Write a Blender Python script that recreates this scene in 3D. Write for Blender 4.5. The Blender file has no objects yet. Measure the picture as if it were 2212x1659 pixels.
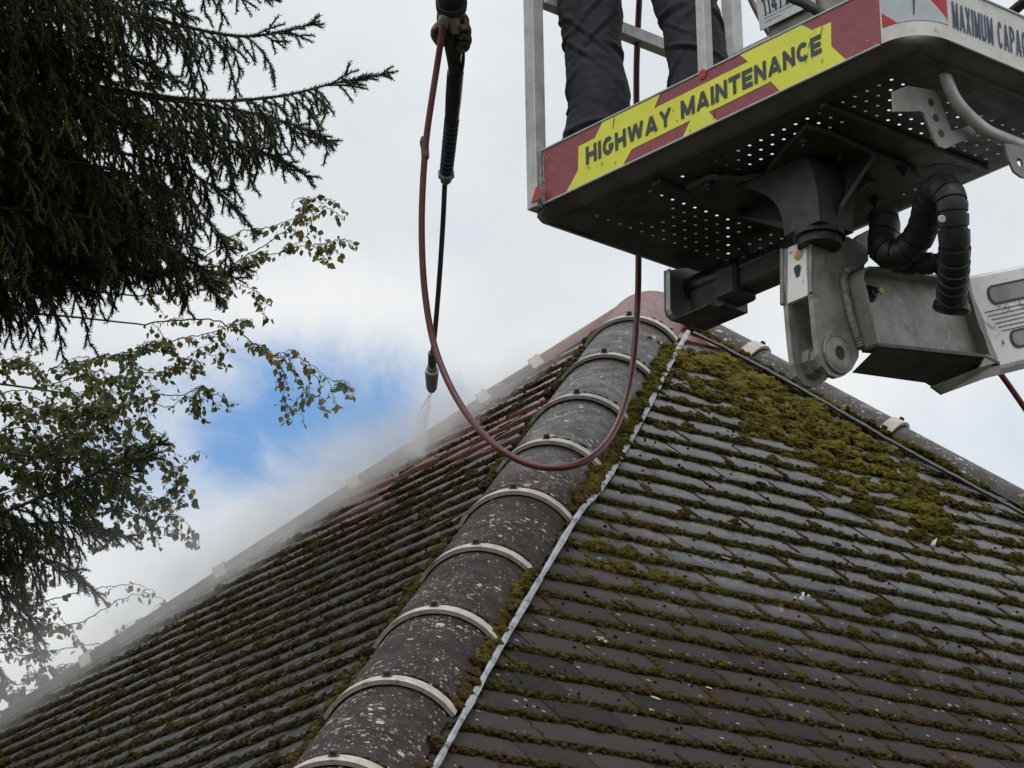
import bpy, math, random
import numpy as np
from mathutils import Vector, Matrix, noise as mnoise

random.seed(7)
RNG = np.random.default_rng(11)
SC = bpy.context.scene
COL = SC.collection

# ------------------------------------------------------------------ camera
FPX, IW, IH = 7670.0, 2212.0, 1659.0
PITCH, ROLL = 0.332707, 0.016226
CAMPOS = np.array([0.0, 0.0, 1.6])
_c, _s = math.cos(PITCH), math.sin(PITCH)
_r0, _u0 = np.array([1.0, 0, 0]), np.array([0, -_s, _c])
FW = np.array([0, _c, _s])
RT = math.cos(ROLL) * _r0 + math.sin(ROLL) * _u0
UP = -math.sin(ROLL) * _r0 + math.cos(ROLL) * _u0
cam_d = bpy.data.cameras.new("camera")
cam_d.sensor_width = 36.0
cam_d.lens = 36.0 * FPX / IW
cam_d.clip_start, cam_d.clip_end = 0.1, 3000
cam = bpy.data.objects.new("camera", cam_d)
COL.objects.link(cam)
cam.matrix_world = Matrix([[RT[0], UP[0], -FW[0], CAMPOS[0]], [RT[1], UP[1], -FW[1], CAMPOS[1]],
                           [RT[2], UP[2], -FW[2], CAMPOS[2]], [0, 0, 0, 1]])
SC.camera = cam


def ray(px, py):
    return (px - IW / 2) / FPX * RT - (py - IH / 2) / FPX * UP + FW


def at(px, py, z):
    """point seen at that place of the photograph, z metres deep"""
    return CAMPOS + z * ray(px, py)


def hit(px, py, P, n):
    """where the line of sight meets a plane"""
    r = ray(px, py)
    return CAMPOS + r * (np.dot(P - CAMPOS, n) / np.dot(r, n))


def proj(P):
    v = np.asarray(P) - CAMPOS
    z = v @ FW
    return IW / 2 + FPX * (v @ RT) / z, IH / 2 - FPX * (v @ UP) / z, z


# ------------------------------------------------------------------ sky and sun
SUN_EL, SUN_AZ = math.radians(60), math.radians(190)      # azimuth from +y, clockwise
world = bpy.data.worlds.new("World")
SC.world = world
world.use_nodes = True
nt = world.node_tree
nt.nodes.clear()


def N(tree, typ, **kw):
    n = tree.nodes.new(typ)
    for k, v in kw.items():
        if k.startswith("i_"):
            n.inputs[k[2:].replace("_", " ")].default_value = v
        else:
            setattr(n, k, v)
    return n


def math_node(tree, op, a, b=None, c=None, clamp=False):
    n = tree.nodes.new("ShaderNodeMath")
    n.operation = op
    n.use_clamp = clamp
    for i, v in enumerate((a, b, c)):
        if v is None:
            continue
        if isinstance(v, (int, float)):
            n.inputs[i].default_value = v
        else:
            tree.links.new(v, n.inputs[i])
    return n.outputs[0]


def vmath(tree, op, a, b=None, scale=None):
    n = tree.nodes.new("ShaderNodeVectorMath")
    n.operation = op
    for i, v in enumerate((a, b)):
        if v is None:
            continue
        if isinstance(v, (tuple, list, np.ndarray, Vector)):
            n.inputs[i].default_value = tuple(float(x) for x in v)
        else:
            tree.links.new(v, n.inputs[i])
    if scale is not None:
        if isinstance(scale, (int, float)):
            n.inputs["Scale"].default_value = scale
        else:
            tree.links.new(scale, n.inputs["Scale"])
    return n.outputs["Value"] if op in ("DOT_PRODUCT", "LENGTH", "DISTANCE") else n.outputs["Vector"]


def mixc(tree, fac, a, b, blend="MIX"):
    n = tree.nodes.new("ShaderNodeMix")
    n.data_type = "RGBA"
    n.blend_type = blend
    for sock, v in ((n.inputs[0], fac), (n.inputs[6], a), (n.inputs[7], b)):
        if isinstance(v, (int, float)):
            sock.default_value = v
        elif isinstance(v, (tuple, list)):
            sock.default_value = tuple(v) + ((1.0,) if len(v) == 3 else ())
        else:
            tree.links.new(v, sock)
    return n.outputs[2]


def maprange(tree, v, a, b, c=0.0, d=1.0, smooth=True):
    n = tree.nodes.new("ShaderNodeMapRange")
    n.interpolation_type = "SMOOTHSTEP" if smooth else "LINEAR"
    n.clamp = True
    tree.links.new(v, n.inputs[0])
    for i, x in enumerate((a, b, c, d)):
        n.inputs[i + 1].default_value = x
    return n.outputs[0]


def noise(tree, vec, scale, detail=4.0, rough=0.55, dist=0.0, dims="3D"):
    n = tree.nodes.new("ShaderNodeTexNoise")
    n.noise_dimensions = dims
    n.inputs["Scale"].default_value = scale
    n.inputs["Detail"].default_value = detail
    n.inputs["Roughness"].default_value = rough
    n.inputs["Distortion"].default_value = dist
    if vec is not None:
        tree.links.new(vec, n.inputs["Vector"])
    return n.outputs["Fac"]


sky = N(nt, "ShaderNodeTexSky", sky_type="NISHITA", sun_disc=False)
sky.sun_elevation, sky.sun_rotation = SUN_EL, SUN_AZ
tc = nt.nodes.new("ShaderNodeTexCoord")
dirv = tc.outputs["Generated"]
# cloud sheet: soft bright and grey billows, with one ragged hole towards the north-west
n1 = noise(nt, dirv, 9.0, 6.0, 0.55, 0.4)
n2 = noise(nt, dirv, 22.0, 5.0, 0.6, 0.2)
cl_a = mixc(nt, maprange(nt, n1, 0.3, 0.75), (6.95, 7.4, 7.85), (8.9, 9.1, 9.2))
cl = mixc(nt, math_node(nt, "MULTIPLY", maprange(nt, n2, 0.45, 0.8), 0.22), cl_a, (8.9, 9.0, 9.05))


def blob(cx, cy, rx, ry, k0=0.15, k1=1.05, amp=1.0):
    """soft patch of directions round one bearing of the sky"""
    d0 = ray(cx, cy)
    d0 = d0 / np.linalg.norm(d0)
    dv = vmath(nt, "SUBTRACT", dirv, tuple(d0))
    a = math_node(nt, "DIVIDE", vmath(nt, "DOT_PRODUCT", dv, tuple(RT)), rx / FPX)
    b = math_node(nt, "DIVIDE", vmath(nt, "DOT_PRODUCT", dv, tuple(UP)), ry / FPX)
    rr = math_node(nt, "SQRT", math_node(nt, "ADD", math_node(nt, "MULTIPLY", a, a), math_node(nt, "MULTIPLY", b, b)))
    wob = math_node(nt, "MULTIPLY", math_node(nt, "SUBTRACT", noise(nt, dirv, 30.0, 8.0, 0.62, 0.9), 0.5), amp)
    return maprange(nt, math_node(nt, "ADD", rr, wob), k0, k1, 1.0, 0.0)


hole = math_node(nt, "MAXIMUM", blob(640, 905, 430, 230, 0.15, 1.05, 1.5), math_node(nt, "MULTIPLY", blob(300, 1000, 420, 170), 0.45))
hole = math_node(nt, "MAXIMUM", hole, math_node(nt, "MULTIPLY", blob(2190, 960, 420, 170), 0.16))
hole = math_node(nt, "MAXIMUM", hole, math_node(nt, "MULTIPLY", blob(700, 790, 300, 60), 0.35))
white = blob(640, 650, 560, 150, 0.0, 1.2)
cl = mixc(nt, math_node(nt, "MULTIPLY", white, 0.75), cl, (9.2, 9.25, 9.3))
blue = mixc(nt, 0.75, sky.outputs["Color"], (1.7, 4.0, 7.9))
sepd = nt.nodes.new("ShaderNodeSeparateXYZ")
nt.links.new(dirv, sepd.inputs[0])
# an overcast sky is brighter overhead than towards the horizon
zen = maprange(nt, sepd.outputs[2], 0.46, 0.95, 1.0, 1.75)
cl = vmath(nt, "SCALE", cl, None, zen)
skyc = mixc(nt, hole, cl, blue)
bg = N(nt, "ShaderNodeBackground")
bg.inputs["Strength"].default_value = 0.1
nt.links.new(skyc, bg.inputs["Color"])
wo = N(nt, "ShaderNodeOutputWorld")
nt.links.new(bg.outputs[0], wo.inputs["Surface"])

sun_d = bpy.data.lights.new("sun", "SUN")
sun_d.energy = 0.9
sun_d.angle = math.radians(25)
sun_d.color = (1.0, 0.96, 0.9)
sun = bpy.data.objects.new("sun", sun_d)
COL.objects.link(sun)
sdir = Vector((math.sin(SUN_AZ) * math.cos(SUN_EL), math.cos(SUN_AZ) * math.cos(SUN_EL), math.sin(SUN_EL)))
sun.rotation_euler = sdir.to_track_quat("Z", "Y").to_euler()

SC.view_settings.view_transform = "Standard"
SC.view_settings.look = "None"
SC.view_settings.exposure = 0.0
SC.view_settings.gamma = 1.0
SC.render.engine = "CYCLES"
SC.cycles.use_denoising = True
SC.cycles.max_bounces = 8
SC.cycles.volume_bounces = 2
SC.cycles.volume_step_rate = 1.0
SC.cycles.volume_max_steps = 128

# ------------------------------------------------------------------ helpers: objects


def V(*a):
    return np.array(a, float)


def unit(v):
    v = np.asarray(v, float)
    return v / np.linalg.norm(v)


def tag(o, label=None, cat=None, group=None, kind=None):
    if label:
        o["label"] = label
    if cat:
        o["category"] = cat
    if group:
        o["group"] = group
    if kind:
        o["kind"] = kind
    return o


def empty(name, loc, label=None, cat=None, group=None):
    o = bpy.data.objects.new(name, None)
    COL.objects.link(o)
    o.location = tuple(float(x) for x in loc)
    o.empty_display_size = 0.1
    return tag(o, label, cat, group)


def origin_of(o):
    p = np.zeros(3)
    while o is not None:
        p += np.array(o.location)
        o = o.parent
    return p


def mesh_np(name, verts, faces, mats, parent=None, smooth=False, midx=None, attrs=None, loc=None):
    """verts (n,3) world; faces: list of lists, or an (m,k) int array"""
    verts = np.asarray(verts, np.float64).reshape(-1, 3)
    if loc is None:
        loc = origin_of(parent) if parent is not None else verts.mean(axis=0)
    loc = np.asarray(loc, float)
    me = bpy.data.meshes.new(name)
    if isinstance(faces, np.ndarray):
        m, k = faces.shape
        loops = faces.reshape(-1).astype(np.int32)
        starts = (np.arange(m) * k).astype(np.int32)
    else:
        m = len(faces)
        lens = np.array([len(f) for f in faces], np.int32)
        loops = np.array([i for f in faces for i in f], np.int32)
        starts = np.concatenate(([0], np.cumsum(lens)[:-1])).astype(np.int32) if m else np.zeros(0, np.int32)
    me.vertices.add(len(verts))
    me.vertices.foreach_set("co", (verts - loc).astype(np.float32).ravel())
    me.loops.add(len(loops))
    me.loops.foreach_set("vertex_index", loops)
    me.polygons.add(m)
    me.polygons.foreach_set("loop_start", starts)
    if not isinstance(mats, (list, tuple)):
        mats = [mats]
    for mt in mats:
        me.materials.append(mt)
    if midx is not None:
        me.polygons.foreach_set("material_index", np.asarray(midx, np.int32))
    me.polygons.foreach_set("use_smooth", np.full(m, bool(smooth)))
    if attrs:
        for an, arr in attrs.items():
            arr = np.asarray(arr, np.float32)
            a = me.color_attributes.new(an, "FLOAT_COLOR", "POINT")
            if arr.shape[1] == 3:
                arr = np.concatenate([arr, np.ones((len(arr), 1), np.float32)], 1)
            a.data.foreach_set("color", arr.ravel())
    me.update(calc_edges=True)
    me.validate()
    o = bpy.data.objects.new(name, me)
    COL.objects.link(o)
    if parent is not None:
        o.parent = parent
        o.location = tuple(float(x) for x in (loc - origin_of(parent)))
    else:
        o.location = tuple(float(x) for x in loc)
    return o


class MB:
    """collects shapes in world coordinates for ONE mesh"""

    def __init__(self):
        self.v, self.f, self.m = [], [], []

    def add(self, verts, faces, m=0):
        o = len(self.v)
        self.v.extend([tuple(map(float, p)) for p in verts])
        self.f.extend([[i + o for i in f] for f in faces])
        self.m.extend([m] * len(faces))
        return self

    def box(self, c, ax, ay, az, m=0, bev=0.0):
        """box at centre c with half-axis vectors; bev chamfers its edges"""
        c, ax, ay, az = (np.asarray(q, float) for q in (c, ax, ay, az))
        if bev <= 0:
            vs = [c + sx * ax + sy * ay + sz * az for sx in (-1, 1) for sy in (-1, 1) for sz in (-1, 1)]
            fs = [[0, 1, 3, 2], [4, 6, 7, 5], [0, 4, 5, 1], [2, 3, 7, 6], [0, 2, 6, 4], [1, 5, 7, 3]]
            return self.add(vs, fs, m)
        L = [np.linalg.norm(q) for q in (ax, ay, az)]
        bev = min(bev, min(L) * 0.9)
        u = [ax / L[0], ay / L[1], az / L[2]]
        vs, idx = [], {}
        for sx in (-1, 1):
            for sy in (-1, 1):
                for sz in (-1, 1):
                    sg = (sx, sy, sz)
                    for k in range(3):
                        p = c.copy()
                        for j in range(3):
                            p = p + sg[j] * u[j] * (L[j] - (0 if j == k else bev))
                        idx[(sx, sy, sz, k)] = len(vs)
                        vs.append(p)
        fs = []
        for k in range(3):
            a, b = (k + 1) % 3, (k + 2) % 3
            for s in (-1, 1):
                q = []
                for sa, sb in ((-1, -1), (1, -1), (1, 1), (-1, 1)):
                    sg = [0, 0, 0]
                    sg[k], sg[a], sg[b] = s, sa, sb
                    q.append(idx[(sg[0], sg[1], sg[2], k)])
                fs.append(q if s > 0 else q[::-1])
        for k in range(3):
            a, b = (k + 1) % 3, (k + 2) % 3
            for sa in (-1, 1):
                for sb in (-1, 1):
                    sg1, sg2 = [0, 0, 0], [0, 0, 0]
                    sg1[k], sg2[k] = -1, 1
                    for g in (sg1, sg2):
                        g[a], g[b] = sa, sb
                    q = [idx[(*sg1, a)], idx[(*sg2, a)], idx[(*sg2, b)], idx[(*sg1, b)]]
                    fs.append(q if sa * sb < 0 else q[::-1])
        for sx in (-1, 1):
            for sy in (-1, 1):
                for sz in (-1, 1):
                    q = [idx[(sx, sy, sz, k)] for k in range(3)]
                    fs.append(q if sx * sy * sz > 0 else q[::-1])
        return self.add(vs, fs, m)

    def bar(self, p, q, w, h, up=(0, 0, 1), m=0, bev=0.003):
        p, q = np.asarray(p, float), np.asarray(q, float)
        d = q - p
        L = np.linalg.norm(d)
        d = d / L
        side = unit(np.cross(d, up))
        u = np.cross(side, d)
        return self.box((p + q) / 2, d * L / 2, side * w / 2, u * h / 2, m, bev)

    def prism(self, poly, vec, m=0, m_side=None):
        """polygon (3d points) swept along vec"""
        poly = [np.asarray(p, float) for p in poly]
        n = len(poly)
        vec = np.asarray(vec, float)
        vs = poly + [p + vec for p in poly]
        ar = sum((np.cross(poly[i], poly[(i + 1) % n]) for i in range(n)), np.zeros(3))
        flip = np.dot(ar, vec) > 0
        top = list(range(n))
        fs = [top[::-1] if flip else top, [i + n for i in (top if flip else top[::-1])]]
        for i in range(n):
            j = (i + 1) % n
            q = [i, j, j + n, i + n]
            fs.append(q if flip else q[::-1])
        o = len(self.v)
        self.add(vs, fs[:2], m)
        self.f.extend([[i + o for i in f] for f in fs[2:]])
        self.m.extend([m if m_side is None else m_side] * n)
        return self

    def tube(self, pts, r, seg=16, m=0, cap=True, ring=None):
        """tube through points; r a number or a list"""
        P = np.asarray(pts, float)
        n = len(P)
        R = np.full(n, r, float) if np.isscalar(r) else np.asarray(r, float)
        T = np.gradient(P, axis=0)
        T /= np.linalg.norm(T, axis=1)[:, None] + 1e-12
        ref = V(0, 0, 1) if abs(T[0][2]) < 0.9 else V(1, 0, 0)
        nrm = unit(np.cross(T[0], ref))
        vs, fs = [], []
        ang = np.linspace(0, 2 * math.pi, seg, endpoint=False)
        for i in range(n):
            nrm = unit(nrm - np.dot(nrm, T[i]) * T[i])
            bi = np.cross(T[i], nrm)
            for a in ang:
                vs.append(P[i] + R[i] * (math.cos(a) * nrm + math.sin(a) * bi))
        for i in range(n - 1):
            for k in range(seg):
                k2 = (k + 1) % seg
                fs.append([i * seg + k, i * seg + k2, (i + 1) * seg + k2, (i + 1) * seg + k])
        if cap:
            fs.append([k for k in range(seg)][::-1])
            fs.append([(n - 1) * seg + k for k in range(seg)])
        return self.add(vs, fs, m)

    def cyl(self, p, q, r, seg=20, m=0, r2=None):
        return self.tube([p, q], [r, r if r2 is None else r2], seg, m)

    def lathe(self, p, axis, prof, seg=24, m=0):
        """prof: list of (distance along the axis, radius)"""
        axis = unit(axis)
        a = unit(np.cross(axis, V(0.3, 0.5, 0.81)))
        b = np.cross(axis, a)
        vs, fs = [], []
        for (h, r) in prof:
            for k in range(seg):
                t = 2 * math.pi * k / seg
                vs.append(np.asarray(p) + axis * h + r * (math.cos(t) * a + math.sin(t) * b))
        for i in range(len(prof) - 1):
            for k in range(seg):
                k2 = (k + 1) % seg
                fs.append([i * seg + k, i * seg + k2, (i + 1) * seg + k2, (i + 1) * seg + k])
        fs.append([k for k in range(seg)][::-1])
        fs.append([(len(prof) - 1) * seg + k for k in range(seg)])
        return self.add(vs, fs, m)

    def build(self, name, mats, parent=None, smooth=False, loc=None):
        return mesh_np(name, self.v, self.f, mats, parent, smooth, self.m, None, loc)


def smooth_path(pts, n=12):
    """Catmull-Rom through points"""
    P = [np.asarray(p, float) for p in pts]
    P = [2 * P[0] - P[1]] + P + [2 * P[-1] - P[-2]]
    out = []
    for i in range(1, len(P) - 2):
        for k in range(n):
            t = k / n
            a, b, c, d = P[i - 1], P[i], P[i + 1], P[i + 2]
            out.append(0.5 * (2 * b + (c - a) * t + (2 * a - 5 * b + 4 * c - d) * t * t + (3 * b - a - 3 * c + d) * t ** 3))
    out.append(P[-2])
    return np.array(out)


def auto_smooth(o, deg=35):
    me = o.data
    me.polygons.foreach_set("use_smooth", np.ones(len(me.polygons), bool))
    try:
        me.set_sharp_from_angle(angle=math.radians(deg))
    except Exception:
        pass
    return o


# ------------------------------------------------------------------ helpers: materials
def mat(name, col=(0.5, 0.5, 0.5), rough=0.5, metal=0.0, spec=0.5):
    m = bpy.data.materials.new(name)
    m.use_nodes = True
    b = m.node_tree.nodes["Principled BSDF"]
    b.inputs["Base Color"].default_value = (*col, 1)
    b.inputs["Roughness"].default_value = rough
    b.inputs["Metallic"].default_value = metal
    b.inputs["Specular IOR Level"].default_value = spec
    return m, m.node_tree, b


def pos_node(t):
    g = t.nodes.new("ShaderNodeNewGeometry")
    return g.outputs["Position"]


def bump(t, b, h, strength=0.3, dist=0.004, prev=None):
    n = t.nodes.new("ShaderNodeBump")
    n.inputs["Strength"].default_value = strength
    n.inputs["Distance"].default_value = dist
    t.links.new(h, n.inputs["Height"])
    t.links.new(n.outputs[0], b.inputs["Normal"])
    return n


def worn(name, c1, c2, rough=0.5, metal=0.0, scale=14.0, lo=0.4, hi=0.68, dirt=None, dscale=5.0, dlo=0.55, dhi=0.75,
         bmp=0.15, bscale=90.0, rvar=0.2):
    """two-tone mottled surface with optional dirt blotches"""
    m, t, b = mat(name, c1, rough, metal)
    p = pos_node(t)
    n = noise(t, p, scale, 6.0, 0.65)
    c = mixc(t, maprange(t, n, lo, hi), c1, c2)
    if dirt is not None:
        d = noise(t, p, dscale, 7.0, 0.7, 0.5)
        c = mixc(t, maprange(t, d, dlo, dhi), c, dirt)
    t.links.new(c, b.inputs["Base Color"])
    r = maprange(t, noise(t, p, scale * 2.3, 4.0), 0.3, 0.7, max(0.05, rough - rvar / 2), min(1, rough + rvar / 2))
    t.links.new(r, b.inputs["Roughness"])
    if bmp:
        bump(t, b, noise(t, p, bscale, 3.0), bmp, 0.003)
    return m


M = {}
M["alu"] = worn("brushed_aluminium", (0.50, 0.50, 0.48), (0.38, 0.38, 0.37), 0.5, 0.35, 18, dirt=(0.16, 0.15, 0.13), dscale=26, dlo=0.62, dhi=0.8)
M["alu_dull"] = worn("weathered_aluminium", (0.27, 0.26, 0.24), (0.19, 0.185, 0.17), 0.55, 0.35, 10, dirt=(0.09, 0.085, 0.08), dscale=14, dlo=0.58, dhi=0.8)
M["pan"] = worn("grimy_pan_metal", (0.085, 0.074, 0.066), (0.05, 0.044, 0.04), 0.5, 0.25, 9, dirt=(0.02, 0.018, 0.016), dscale=6)
M["steel"] = worn("painted_grey_steel", (0.30, 0.285, 0.26), (0.19, 0.18, 0.165), 0.45, 0.25, 16, dirt=(0.05, 0.046, 0.04), dscale=19, dlo=0.54, dhi=0.8, bmp=0.2, bscale=140)
M["weld"] = worn("weld_bead_metal", (0.26, 0.25, 0.23), (0.14, 0.135, 0.125), 0.5, 0.3, 60, bmp=0.6, bscale=120)
M["whitealu"] = worn("scuffed_white_boom", (0.80, 0.79, 0.77), (0.66, 0.65, 0.63), 0.5, 0.0, 7, dirt=(0.06, 0.056, 0.052), dscale=24, dlo=0.55, dhi=0.68)
M["bell"] = worn("dark_mount_casting", (0.05, 0.045, 0.04), (0.03, 0.027, 0.025), 0.55, 0.2, 14, dirt=(0.018, 0.016, 0.015), dscale=11)
M["black"] = worn("black_rubber", (0.012, 0.012, 0.013), (0.022, 0.021, 0.020), 0.5, 0, 30, bmp=0.3)
M["blackgloss"] = worn("black_plastic", (0.010, 0.010, 0.011), (0.02, 0.02, 0.021), 0.35, 0, 30, bmp=0.1)
M["maroon"] = worn("faded_red_livery", (0.27, 0.055, 0.068), (0.23, 0.046, 0.058), 0.45, 0, 30, dirt=(0.18, 0.04, 0.045), dscale=60, dlo=0.66, dhi=0.75, bmp=0)
M["yellow"] = worn("yellow_livery", (0.74, 0.75, 0.055), (0.66, 0.68, 0.05), 0.45, 0, 12, dirt=(0.22, 0.22, 0.05), dscale=75, dlo=0.62, dhi=0.72, bmp=0)
M["ink"] = worn("black_lettering", (0.035, 0.04, 0.05), (0.055, 0.06, 0.07), 0.5, 0, 60, dirt=(0.32, 0.32, 0.10), dscale=95, dlo=0.66, dhi=0.70, bmp=0)
M["navy"] = worn("navy_lettering", (0.02, 0.035, 0.085), (0.05, 0.065, 0.12), 0.5, 0, 70, bmp=0)
M["hred"] = worn("bright_red_hatch", (0.42, 0.012, 0.02), (0.34, 0.012, 0.02), 0.35, 0, 20, bmp=0)
M["hgrey"] = worn("silver_hatch", (0.42, 0.45, 0.47), (0.36, 0.39, 0.41), 0.4, 0.1, 18, dirt=(0.2, 0.2, 0.2), dscale=30, dlo=0.68, dhi=0.8, bmp=0)
M["palepanel"] = worn("dirty_pale_panel", (0.60, 0.585, 0.56), (0.52, 0.50, 0.475), 0.5, 0.05, 24, dirt=(0.33, 0.30, 0.26), dscale=40, dlo=0.56, dhi=0.75, bmp=0.1)
M["signwhite"] = worn("white_sign", (0.62, 0.64, 0.66), (0.54, 0.56, 0.58), 0.45, 0, 20, dirt=(0.36, 0.36, 0.35), dscale=30, bmp=0)
M["brass"] = worn("brass_plug", (0.42, 0.27, 0.09), (0.3, 0.19, 0.06), 0.4, 0.6, 60)
M["hose"] = worn("red_hose_rubber", (0.10, 0.012, 0.012), (0.068, 0.010, 0.010), 0.42, 0, 40, dirt=(0.08, 0.025, 0.024), dscale=60, bmp=0.1)
M["wand"] = worn("wet_steel_wand", (0.07, 0.08, 0.075), (0.045, 0.05, 0.048), 0.35, 0.5, 40)
M["nozzle"] = worn("grey_nozzle", (0.17, 0.165, 0.165), (0.12, 0.115, 0.115), 0.4, 0.1, 50)
M["cream"] = worn("cream_plastic_band", (0.46, 0.40, 0.355), (0.34, 0.29, 0.25), 0.5, 0, 38, dirt=(0.13, 0.10, 0.08), dscale=48, dlo=0.52, dhi=0.72, bmp=0.25)
M["zinc"] = worn("zinc_strip", (0.34, 0.36, 0.39), (0.22, 0.23, 0.25), 0.42, 0.25, 30, dirt=(0.06, 0.055, 0.05), dscale=22, dlo=0.50, dhi=0.66, bmp=0.3)
M["blackstrip"] = worn("black_flashing", (0.02, 0.02, 0.022), (0.035, 0.035, 0.038), 0.35, 0, 40)
M["brick"] = worn("brick_wall", (0.30, 0.16, 0.11), (0.24, 0.12, 0.09), 0.85, 0, 20)
M["soffit"] = worn("white_fascia", (0.7, 0.7, 0.68), (0.6, 0.6, 0.58), 0.5, 0, 10)
M["skin"], _, _ = mat("skin", (0.55, 0.33, 0.25), 0.5)
M["hair"], _, _ = mat("brown_hair", (0.05, 0.03, 0.02), 0.6)

# ------------------------------------------------------------------ ground
gm, gt, gb = mat("grass_ground", (0.035, 0.05, 0.02), 0.9)
gc = mixc(gt, maprange(gt, noise(gt, pos_node(gt), 0.6, 6.0), 0.35, 0.7), (0.03, 0.045, 0.016), (0.06, 0.065, 0.028))
gt.links.new(gc, gb.inputs["Base Color"])
g = mesh_np("ground", [(-900, -900, 0), (900, -900, 0), (900, 900, 0), (-900, 900, 0)], [[0, 1, 2, 3]], gm)
tag(g, "short green grass around the house", None, None, "structure")
g.location.z = 0.0

# ------------------------------------------------------------------ house frame of reference
RP = 0.7336336
PHI = 0.2072731
APEX = CAMPOS + V(0.38974881, 9.47744762, 3.5770967)      # where the crests of the hip caps meet
TL = 0.44975


def hipdir(a):
    v = V(math.sin(a) * math.sqrt(2), -math.cos(a) * math.sqrt(2), -math.tan(RP))
    return unit(v)


HF, HL, HR, HB = hipdir(-PHI), hipdir(-PHI - math.pi / 2), hipdir(-PHI + math.pi / 2), hipdir(-PHI + math.pi)


def plane_n(h1, h2):
    n = unit(np.cross(h1, h2))
    return n if n[2] > 0 else -n


NLs, NRs, NBl, NBr = plane_n(HL, HF), plane_n(HF, HR), plane_n(HL, HB), plane_n(HB, HR)
SINK = 0.035
PA = APEX - V(0, 0, SINK / math.cos(0.567))               # where the planes of the tiles meet
CRP, SRP, TRP = math.cos(RP), math.sin(RP), math.tan(RP)
EAVE_Z = 2.45
VMAX = (PA[2] - EAVE_Z) / SRP


def slope_axes(h1, h2, n):
    e = unit(np.cross(n, V(0, 0, 1)))
    if np.dot(e, h2 - h1) < 0:
        e = -e
    d = unit(np.cross(e, n))
    if d[2] > 0:
        d = -d
    return e, d


eLs, dLs = slope_axes(HF, HL, NLs)
eRs, dRs = slope_axes(HF, HR, NRs)


def uv_of(P, e, d):
    q = np.asarray(P) - PA
    return float(q @ e), float(q @ d)


house = empty("house", (PA[0], PA[1], 0), "small house under a mossy dark tiled pyramid roof being pressure washed", "house")
# walls
hw = (PA[2] - EAVE_Z) / TRP - 0.35
wb = MB()
ex_, ey_ = unit(V(HR[0] - HF[0], HR[1] - HF[1], 0)), unit(V(HB[0] - HF[0], HB[1] - HF[1], 0) - 0)
ax1 = unit(V(eRs[0], eRs[1], 0))
ax2 = V(-ax1[1], ax1[0], 0)
wb.box((PA[0], PA[1], 1.25), ax1 * hw, ax2 * hw, V(0, 0, 1.25), 0)
wb.build("wall", M["brick"], house)
fb = MB()
hw2 = hw + 0.33
for a, b in ((ax1, ax2), (ax2, ax1), (-ax1, ax2), (-ax2, ax1)):
    fb.box(V(PA[0], PA[1], EAVE_Z - 0.06) + a * hw2, a * 0.012, b * (hw2 - 0.013 if a is ax1 or a is ax2 else hw2 - 0.013), V(0, 0, 0.09))
fb.build("fascia", M["soffit"], house)

# ------------------------------------------------------------------ roof tiles
tm, tt, tb = mat("clay_tile", (0.07, 0.065, 0.065), 0.42, 0, 0.5)
tp = pos_node(tt)
va = tt.nodes.new("ShaderNodeVertexColor")
va.layer_name = "tint"
c0 = mixc(tt, math_node(tt, "MULTIPLY", maprange(tt, noise(tt, tp, 120.0, 6.0, 0.7), 0.40, 0.72), 0.45), va.outputs["Color"], (0.075, 0.07, 0.068))
c0 = mixc(tt, math_node(tt, "MULTIPLY", maprange(tt, noise(tt, tp, 16.0, 7.0, 0.75), 0.56, 0.72), 0.6), c0, (0.018, 0.014, 0.011))
vo = tt.nodes.new("ShaderNodeTexVoronoi")
vo.inputs["Scale"].default_value = 55
tt.links.new(tp, vo.inputs["Vector"])
sp = tt.nodes.new("ShaderNodeSeparateColor")
tt.links.new(vo.outputs["Color"], sp.inputs[0])
rad = math_node(tt, "MULTIPLY", maprange(tt, sp.outputs[0], 0.86, 1.0, 0.0, 0.34), 1.0)
dot = math_node(tt, "LESS_THAN", vo.outputs["Distance"], rad)
c0 = mixc(tt, math_node(tt, "MULTIPLY", dot, 0.7), c0, (0.36, 0.35, 0.32))
rad2 = maprange(tt, sp.outputs[1], 0.90, 1.0, 0.0, 0.28)
c0 = mixc(tt, math_node(tt, "LESS_THAN", vo.outputs["Distance"], rad2), c0, (0.02, 0.018, 0.012))
tt.links.new(c0, tb.inputs["Base Color"])
tr = maprange(tt, noise(tt, tp, 30.0, 5.0, 0.7), 0.3, 0.7, 0.22, 0.44)
tv_ = vmath(tt, "DOT_PRODUCT", vmath(tt, "SUBTRACT", tp, tuple(PA)), tuple(dRs))
dryt = maprange(tt, math_node(tt, "ADD", tv_, math_node(tt, "MULTIPLY", noise(tt, tp, 2.5, 4.0), 0.7)), 2.1, 3.0)
tt.links.new(math_node(tt, "ADD", tr, math_node(tt, "MULTIPLY", dryt, 0.40)), tb.inputs["Roughness"])
tt.links.new(maprange(tt, dryt, 0.0, 1.0, 0.42, 0.10), tb.inputs["Specular IOR Level"])
bump(tt, tb, math_node(tt, "ADD", noise(tt, tp, 260.0, 4.0, 0.7), math_node(tt, "MULTIPLY", noise(tt, tp, 40.0, 3.0), 1.5)), 0.35, 0.002)


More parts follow.
